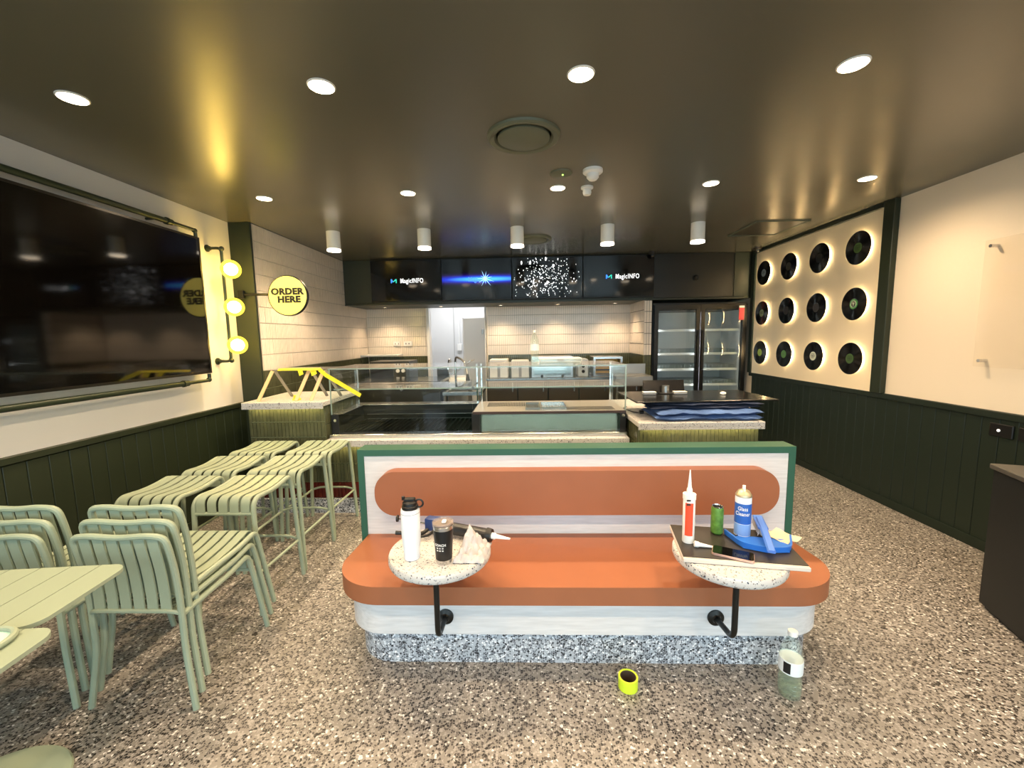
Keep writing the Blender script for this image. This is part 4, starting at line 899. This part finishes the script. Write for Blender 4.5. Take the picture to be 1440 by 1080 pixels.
mk('trigger', tube(NB(), smooth_path([p0-dd*.01+Vector((0, -.02, -.012)), p0-dd*.03+Vector((0, -.06, -.024)), p0-dd*.10+Vector((-.01, -.115, -.020))], .02), .006, 8), M_BLACK, t)

# board and things on it (right)
bd = T('dark_board', 'dark square sample board with pale edges lying on the right side table', 'board', (.868, 1.705, ZT1), math.radians(-9))
mk('pale_core', box(NB(), (-.228, -.15, 0), (.228, .15, .016), .002), mat('board_edge', '#cfc6bd', .5), bd, world=False)
mk('dark_face', box(NB(), (-.226, -.136, .0161), (.226, .15, .0195), .001), mat('board_dark', '#2b2722', .45, var=.25, vscale=9), bd, world=False)
ZD = ZT1+.0200
t = T('sealant_tube', 'white sealant cartridge with red label standing on the dark board', 'tube', (.688, 1.725, ZD))
mk('cartridge', lathe(NB(), [(0, 0), (.0235, 0), (.0245, .003), (.0245, .205), (.0225, .212), (.010, .215), (0, .215)], n=28), M_WHITEP, t, world=False)
b = NB(); n = 18
ang0, ang1 = -2.55, -1.25
for k in range(n):
    a0 = ang0+(ang1-ang0)*k/n; a1 = ang0+(ang1-ang0)*(k+1)/n; r = .0250
    v = [b.verts.new((r*math.cos(a), r*math.sin(a), z)) for a, z in ((a0, .035), (a1, .035), (a1, .178), (a0, .178))]; b.faces.new(v)
bmesh.ops.remove_doubles(b, verts=b.verts, dist=1e-5); bmesh.ops.solidify(b, geom=b.faces[:], thickness=-.0004)
mk('red_label', b, mat('label_red', '#e04f2e', .45), t, world=False, label='red printed label')
b = NB()
for z in (.170, .188): box(b, (-.020, -.0268, z), (-.004, -.0235, z+.006))
mk('print_bars', b, mat('print_black', '#1b1b1b', .5), t, world=False)
mk('nozzle', lathe(NB(), [(.012, .215), (.0115, .232), (.008, .240), (.002, .315), (0, .316)], n=18), M_WHITEP, t, world=False)
mk('screw_ring', lathe(NB(), [(.0235, .190), (.0265, .190), (.0265, .212), (.0235, .212)], n=28), M_WHITEP, t, world=False)
t = T('loose_nozzle', 'loose white sealant nozzle lying in front of the cartridge', 'nozzle', (.695, 1.68, ZD))
mk('cone', lathe(NB(), [(.0125, 0), (.012, .015), (.009, .02), (.003, .085), (0, .086)], (.704, 0, 0), 16, 'x') if 0 else lathe(NB(), [(0, 0), (.0125, 0), (.012, .015), (.009, .02), (.003, .085), (0, .086)], (0, 0, .0125), 16, 'x'), M_WHITEP, t, world=False); t.rotation_euler = (0, .11, -.18)
t = T('green_can', 'slim green drink can standing on the dark board', 'can', (.842, 1.80, ZD))
mk('body', lathe(NB(), [(0, .002), (.019, 0), (.0255, .008), (.0255, .112), (.0235, .121), (0, .121)], n=32), mat('can_green', '#5f8a3a', .3, .3, var=.4, vscale=40), t, world=False)
mk('lid', lathe(NB(), [(0, .1215), (.0215, .1215), (.0235, .126), (.022, .127), (.0205, .123), (0, .123)], n=32), M_CHROME, t, world=False)
mk('pull_tab', box(NB(), (-.006, -.012, .1232), (.006, .008, .1252), .001), M_CHROME, t, world=False)
t = T('spray_can', 'blue and white aerosol spray can without its cap on the dark board', 'can', (.945, 1.785, ZD))
r = .0325
mk('body', lathe(NB(), [(0, .002), (.030, 0), (r, .004), (r, .180), (.031, .184), (.022, .200), (.012, .206), (0, .206)], n=36), mat('aerosol_white', '#dfe6f0', .3), t, world=False)
mk('blue_band', lathe(NB(), [(r+.0002, .060), (r+.0005, .060), (r+.0005, .150), (r+.0002, .150), (r+.0002, .060)], n=36), mat('aerosol_blue', '#2f62b8', .35), t, world=False)
mk('pale_band', lathe(NB(), [(r+.0002, .008), (r+.0005, .008), (r+.0005, .058), (r+.0002, .058), (r+.0002, .008)], n=36), mat('aerosol_pale', '#86a9dc', .35), t, world=False)
mk('metal_dome', lathe(NB(), [(.0326, .178), (.0332, .181), (.0318, .186), (.0225, .201), (.0125, .207), (.0125, .2075), (0, .2075)], n=36), mat('dome_gold', '#cbbf9e', .3, .7), t, world=False)
mk('spray_button', lathe(NB(), [(0, .207), (.007, .207), (.0065, .224), (0, .226)], n=16), M_WHITEP, t, world=False)
for s_, z in (('Glass', .128), ('Cleaner', .105)):
    text(s_, .024, (.945+(r+.0004)*math.sin(-.5), 1.785-(r+.0004)*math.cos(-.5), ZD+z), Matrix.Rotation(-.5, 4, 'Z') @ RX, M_WHITEP, t, name='lettering', ext=.0005, bold=.0002, wrap=r+.0004, sx=.8)
dp = T('dustpan', 'bright blue plastic dustpan lying on the dark board', 'dustpan', (.98, 1.68, ZD), math.radians(-12))
b = NB(); prism(b, [(-.125, .075), (-.085, -.035), (.0, -.055), (.085, -.035), (.125, .075)], 0.001, .005); mk('pan_floor', b, mat('pan_blue', '#2b6fd0', .35), dp, world=False)
b = NB(); sweep(b, smooth_path([(-.128, .085, .012), (-.09, -.035, .014), (0, -.062, .016), (.09, -.035, .014), (.128, .085, .012)], .04), [(-.0015, -.011), (.0015, -.011), (.004, .012), (-.004, .012)], (0, 0, 1)); mk('pan_wall', b, mat('pan_blue', ''), dp, world=False)
bs = T('hand_brush', 'blue hand brush with pale bristles resting across the dustpan', 'brush', (1.008, 1.735, ZD+.046), math.radians(71))
mk('handle', sweep(NB(), smooth_path([(-.165, 0, -.016), (-.12, 0, -.008), (-.04, 0, .004), (.10, 0, .012)], .03), [(-.012, -.006), (.012, -.006), (.015, 0), (.010, .007), (-.010, .007), (-.015, 0)], (0, 0, 1)), mat('brush_blue', '#4a78cf', .4), bs, world=False)
mk('head', box(NB(), (.0, -.02, -.002), (.135, .02, .010), .004), mat('brush_blue', ''), bs, world=False)
b = NB()
for i in range(22):
    for j in range(6):
        x = .006+i*.0058; y = -.016+j*.0064; dx = random.uniform(-.004, .004); dy = random.uniform(-.004, .004)
        sweep(b, [(x, y, -.001), (x+dx, y+dy, -.030)], rect(.0022, .0022), (1, 0, 0))
mk('bristles', b, mat('bristle', '#c8beb2', .8), bs, world=False, kind='stuff')
ph = T('smartphone', 'black phone with a pink frame on the front edge of the board', 'phone', (.822, 1.612, ZD), math.radians(-28))
mk('frame', prism(NB(), rrect(-.075, -.036, .075, .036, .012, 6), .0, .009), mat('phone_pink', '#d9b3a8', .3, .6), ph, world=False)
mk('glass_face', prism(NB(), rrect(-.0735, -.0345, .0735, .0345, .011, 6), .009, .0098), mat('phone_black', '#08080a', .08, spec=.7), ph, world=False)
pp = T('paper_sheet', 'pale crumpled paper sticking out behind the dustpan', 'paper', (1.10, 1.76, ZD), .5)
b = NB(); bmesh.ops.create_grid(b, x_segments=10, y_segments=10, size=.055)
for v in b.verts: v.co.z = .004+.006*math.sin(v.co.x*70)*math.cos(v.co.y*60)+.002
bmesh.ops.solidify(b, geom=b.faces[:], thickness=.001); mk('sheet', b, mat('paper_cream', '#dcc9a6', .8), pp, world=False)
pn = T('black_pen', 'thin black pen behind the green can on the board', 'pen', (.935, 1.775, ZD+.004), .35)
mk('barrel', cyl(NB(), (-.05, 0, 0), (.04, 0, 0), .0035, n=10), M_BLACK, pn, world=False); mk('tip', cyl(NB(), (-.05, 0, 0), (-.062, 0, 0), .0035, .0008, 10), M_CHROME, pn, world=False)

# things on the floor
pet('water_bottle', 'clear part-filled plastic bottle with a white label standing on the floor', 'bottle', (1.085, 1.625, 0), .285, .043)
wb_ = [o for o in bpy.data.objects if o.get('label', '').startswith('clear part-filled')][0]
mk('water', lathe(NB(), [(0, .008), (.037, .008), (.0405, .03), (.0405, .075), (0, .075)], n=24), glass('water', '#f8f8ec', .5, opac=.05), wb_, world=False)
mk('label_block', lathe(NB(), [(.0441, .118), (.0443, .118), (.0443, .168), (.0441, .168)], n=28), M_LABEL, wb_, world=False)
b = NB()
for k in range(6):
    a0 = -2.75+k*.1; a1 = a0+.1; r = .0447
    v = [b.verts.new((r*math.cos(a), r*math.sin(a), z)) for a, z in ((a0, .12), (a1, .12), (a1, .166), (a0, .166))]; b.faces.new(v)
bmesh.ops.remove_doubles(b, verts=b.verts, dist=1e-5); mk('dark_label_patch', b, M_INK, wb_, world=False)
t = T('tape_roll', 'small fluorescent yellow tape roll on the floor before the banquette', 'tape', (.425, 1.655, 0))
mk('roll', lathe(NB(), [(.034, 0), (.041, 0), (.041, .05), (.034, .05), (.034, 0)], n=36), mat('fluoro_yellow', '#d6ee35', .4), t, world=False)
mk('core', lathe(NB(), [(.0305, .002), (.0338, .002), (.0338, .048), (.0305, .048), (.0305, .002)], n=36), mat('core_brown', '#4a3a2c', .7), t, world=False)

# ------------------------------------------------------------------ stools
def make_stool():
    t = T('bar_stool', '', 'stool', (0, 0, 0), group='pale green slatted bar stools')
    for s in (-1, 1):
        x = s*.165
        pts = smooth_path([(s*.180, -.195, .0), (x, -.172, .655), (x, .02, .640), (x, .175, .665), (x, .195, .60), (s*.195, .205, 0)], [0, .065, .10, .045, .04, 0], 7)
        mk('side_frame', tube(NB(), pts, .0135, 10, (1, 0, 0)), M_CHAIR, t, world=False)
        mk('side_footrest', tube(NB(), [(s*.174, -.186, .235), (s*.181, .203, .235)], .0085, 8), M_CHAIR, t, world=False)
    mk('front_rail', tube(NB(), [(-.166, -.174, .572), (.166, -.174, .572)], .011, 10), M_CHAIR, t, world=False)
    mk('rear_rail', tube(NB(), [(-.166, .176, .652), (.166, .176, .652)], .0105, 10), M_CHAIR, t, world=False)
    mk('rear_footrest', tube(NB(), smooth_path([(-.183, .203, .235), (-.12, .212, .255), (.12, .212, .255), (.183, .203, .235)], .05), .0085, 8), M_CHAIR, t, world=False)
    src = None
    path = smooth_path([(0, -.180, .568), (0, -.176, .664), (0, .02, .648), (0, .17, .672), (0, .186, .655)], [0, .065, .12, .02, 0], 7)
    for k in range(5):
        x = -.125+k*.0625
        if src is None: src = mk('slat', sweep(NB(), path, rect(.047, .006), (0, -1, 0)), M_CHAIR, t, world=False); src.location = (x, 0, 0)
        else: inst(src, (x, 0, 0), t)
    return t
st = make_stool(); fs = True
rowl = ['nearest', 'middle', 'farthest']
for ci, (cx, cn) in enumerate(((-1.645, 'row nearer the banquette'), (-2.08, 'row along the left wall'))):
    for ri, cy in enumerate((2.31, 2.75, 3.19)):
        o = st if fs else dup(st, (cx, cy, 0)); fs = False
        o.location = (cx-.0*ri, cy, 0); o.rotation_euler = (0, 0, random.uniform(-.02, .02))
        o['label'] = 'pale green slatted bar stool, %s of the %s' % (rowl[ri], cn)
# ------------------------------------------------------------------ chairs
def make_chair():
    t = T('stacking_chair', '', 'chair', (0, 0, 0), group='stacked pale green slatted chairs')
    hw = .188
    back = [(-.25, 0), (-.236, .25), (-.236, .45), (-.245, .60), (-.262, .70), (-.27, .752)]
    pts = [(-hw-.040, back[0][0], 0)] + [(-hw, y, z) for y, z in back[1:5]] + [(-hw+.004, -.272, .752), (-hw+.07, -.278, .762), (0, -.274, .750), (hw-.07, -.278, .762), (hw-.004, -.272, .752)] + [(hw, y, z) for y, z in back[4:0:-1]] + [(hw+.030, back[0][0], 0)]
    mk('back_frame', tube(NB(), smooth_path(pts, .06, 4), .0125, 10, (1, 0, 0)), M_CHAIR, t, world=False)
    for s in (-1, 1):
        x = s*(hw-.004)
        mk('seat_frame', tube(NB(), smooth_path([(x, -.232, .405), (x, .05, .415), (x, .175, .436), (x, .195, .37), (s*(hw+.018), .250, 0)], .05, 5), .0125, 10, (1, 0, 0)), M_CHAIR, t, world=False)
    mk('rear_bar', tube(NB(), smooth_path([(-hw, -.238, .415), (-hw+.03, -.250, .432), (hw-.03, -.250, .432), (hw, -.238, .415)], .02), .009, 8), M_CHAIR, t, world=False)
    mk('front_bar', tube(NB(), [(-hw-.004, .200, .345), (hw+.004, .200, .345)], .009, 8), M_CHAIR, t, world=False)
    pathb = smooth_path([(0, -.274, .755), (0, -.268, .70), (0, -.252, .60), (0, -.246, .50), (0, -.247, .430)], .06, 4)
    paths = smooth_path([(0, -.225, .415), (0, -.10, .402), (0, .06, .420), (0, .172, .448), (0, .195, .41), (0, .199, .355)], [0, .05, .05, .04, .03, 0], 5)
    sb = ss = None
    for k in range(6):
        x = -.1375+k*.055
        if sb is None:
            sb = mk('back_slat', sweep(NB(), pathb, rect(.042, .006), (0, -1, 0)), M_CHAIR, t, world=False); sb.location = (x, 0, 0)
            ss = mk('seat_slat', sweep(NB(), paths, rect(.042, .006), (0, 0, 1)), M_CHAIR, t, world=False); ss.location = (x, 0, 0)
        else: inst(sb, (x, 0, 0), t); inst(ss, (x, 0, 0), t)
    return t
ch = make_chair(); fs = True; pos = ['bottom chair', 'middle chair', 'top chair']
for si, (cx, sn) in enumerate(((-1.59, 'right stack beside the nearest bar stool'), (-2.10, 'left stack by the left wall'))):
    for k in range(3):
        o = ch if fs else dup(ch, (0, 0, 0)); fs = False
        o.location = (cx-.006*k, 1.775+.045*k, .040*k); o['label'] = 'pale green slatted metal chair, %s of the %s' % (pos[k], sn)
# ------------------------------------------------------------------ tables at bottom left
def slat_table(name, label, loc, rz, w, d, z, nsl=8, base=True):
    t = T(name, label, 'table', loc, rz)
    # local: back-right corner at origin, extends to -x and -y
    p = w/nsl; edge = .0
    for k in range(nsl):
        xa, xb = -w+k*p+.0015, -w+(k+1)*p-.0015
        poly = [(xa, -d), (xb, -d), (xb, 0), (xa, 0)]
        if k == nsl-1: poly = rrect(xa, -d, xb, 0, .05, 6, (0, 1, 1, 0))
        if k == 0: poly = rrect(xa, -d, xb, 0, .05, 6, (1, 0, 0, 1))
        mk('slat', prism(NB(), poly, z-.012, z), M_CHAIR, t, world=False)
    b = NB(); prism(b, rrect(-w+.03, -d+.03, -.03, -.03, .04, 6), z-.03, z-.0125); mk('under_frame', b, M_CHAIR, t, world=False)
    if base:
        mk('pedestal', cyl(NB(), (-w/2, -d/2, .02), (-w/2, -d/2, z-.03), .035, n=24), M_CHAIR, t, world=False)
        mk('base_disc', lathe(NB(), [(0, 0), (.215, 0), (.22, .006), (.215, .012), (.05, .022), (0, .022)], (-w/2, -d/2-.03, 0), 48), M_CHAIR, t, world=False)
    return t
slat_table('cafe_table', 'pale green slatted table with rounded corners in front of the chair stacks', (-1.418, 1.375, 0), math.radians(6), .80, .33, .72, 8)
slat_table('cafe_table', 'pale green slatted table at the bottom left corner of the room', (-1.298, 1.045, 0), math.radians(6), .80, .72, .722, 8)
t = T('upturned_tray', 'pale green rimmed tray lying on the nearest slatted table', 'tray', (-1.365, 1.035, .7235), math.radians(6))
b = NB(); pts = [(x-.0, y, .008) for x, y in rrect(-.60, -.50, -.01, -.005, .06, 8)]; pts.append(pts[0]); tube(b, pts, .008, 8, (0, 0, 1)); mk('rim', b, M_CHAIR, t, world=False)
mk('tray_floor', prism(NB(), rrect(-.595, -.495, -.015, -.01, .055, 8), .001, .004), mat('tray_mint', '#b6d8cc', .4), t, world=False)
for k in range(9): mk('slat', box(NB(), (-.57+k*.06, -.48, .0045), (-.52+k*.06, -.05, .009), .001), M_CHAIR, t, world=False)
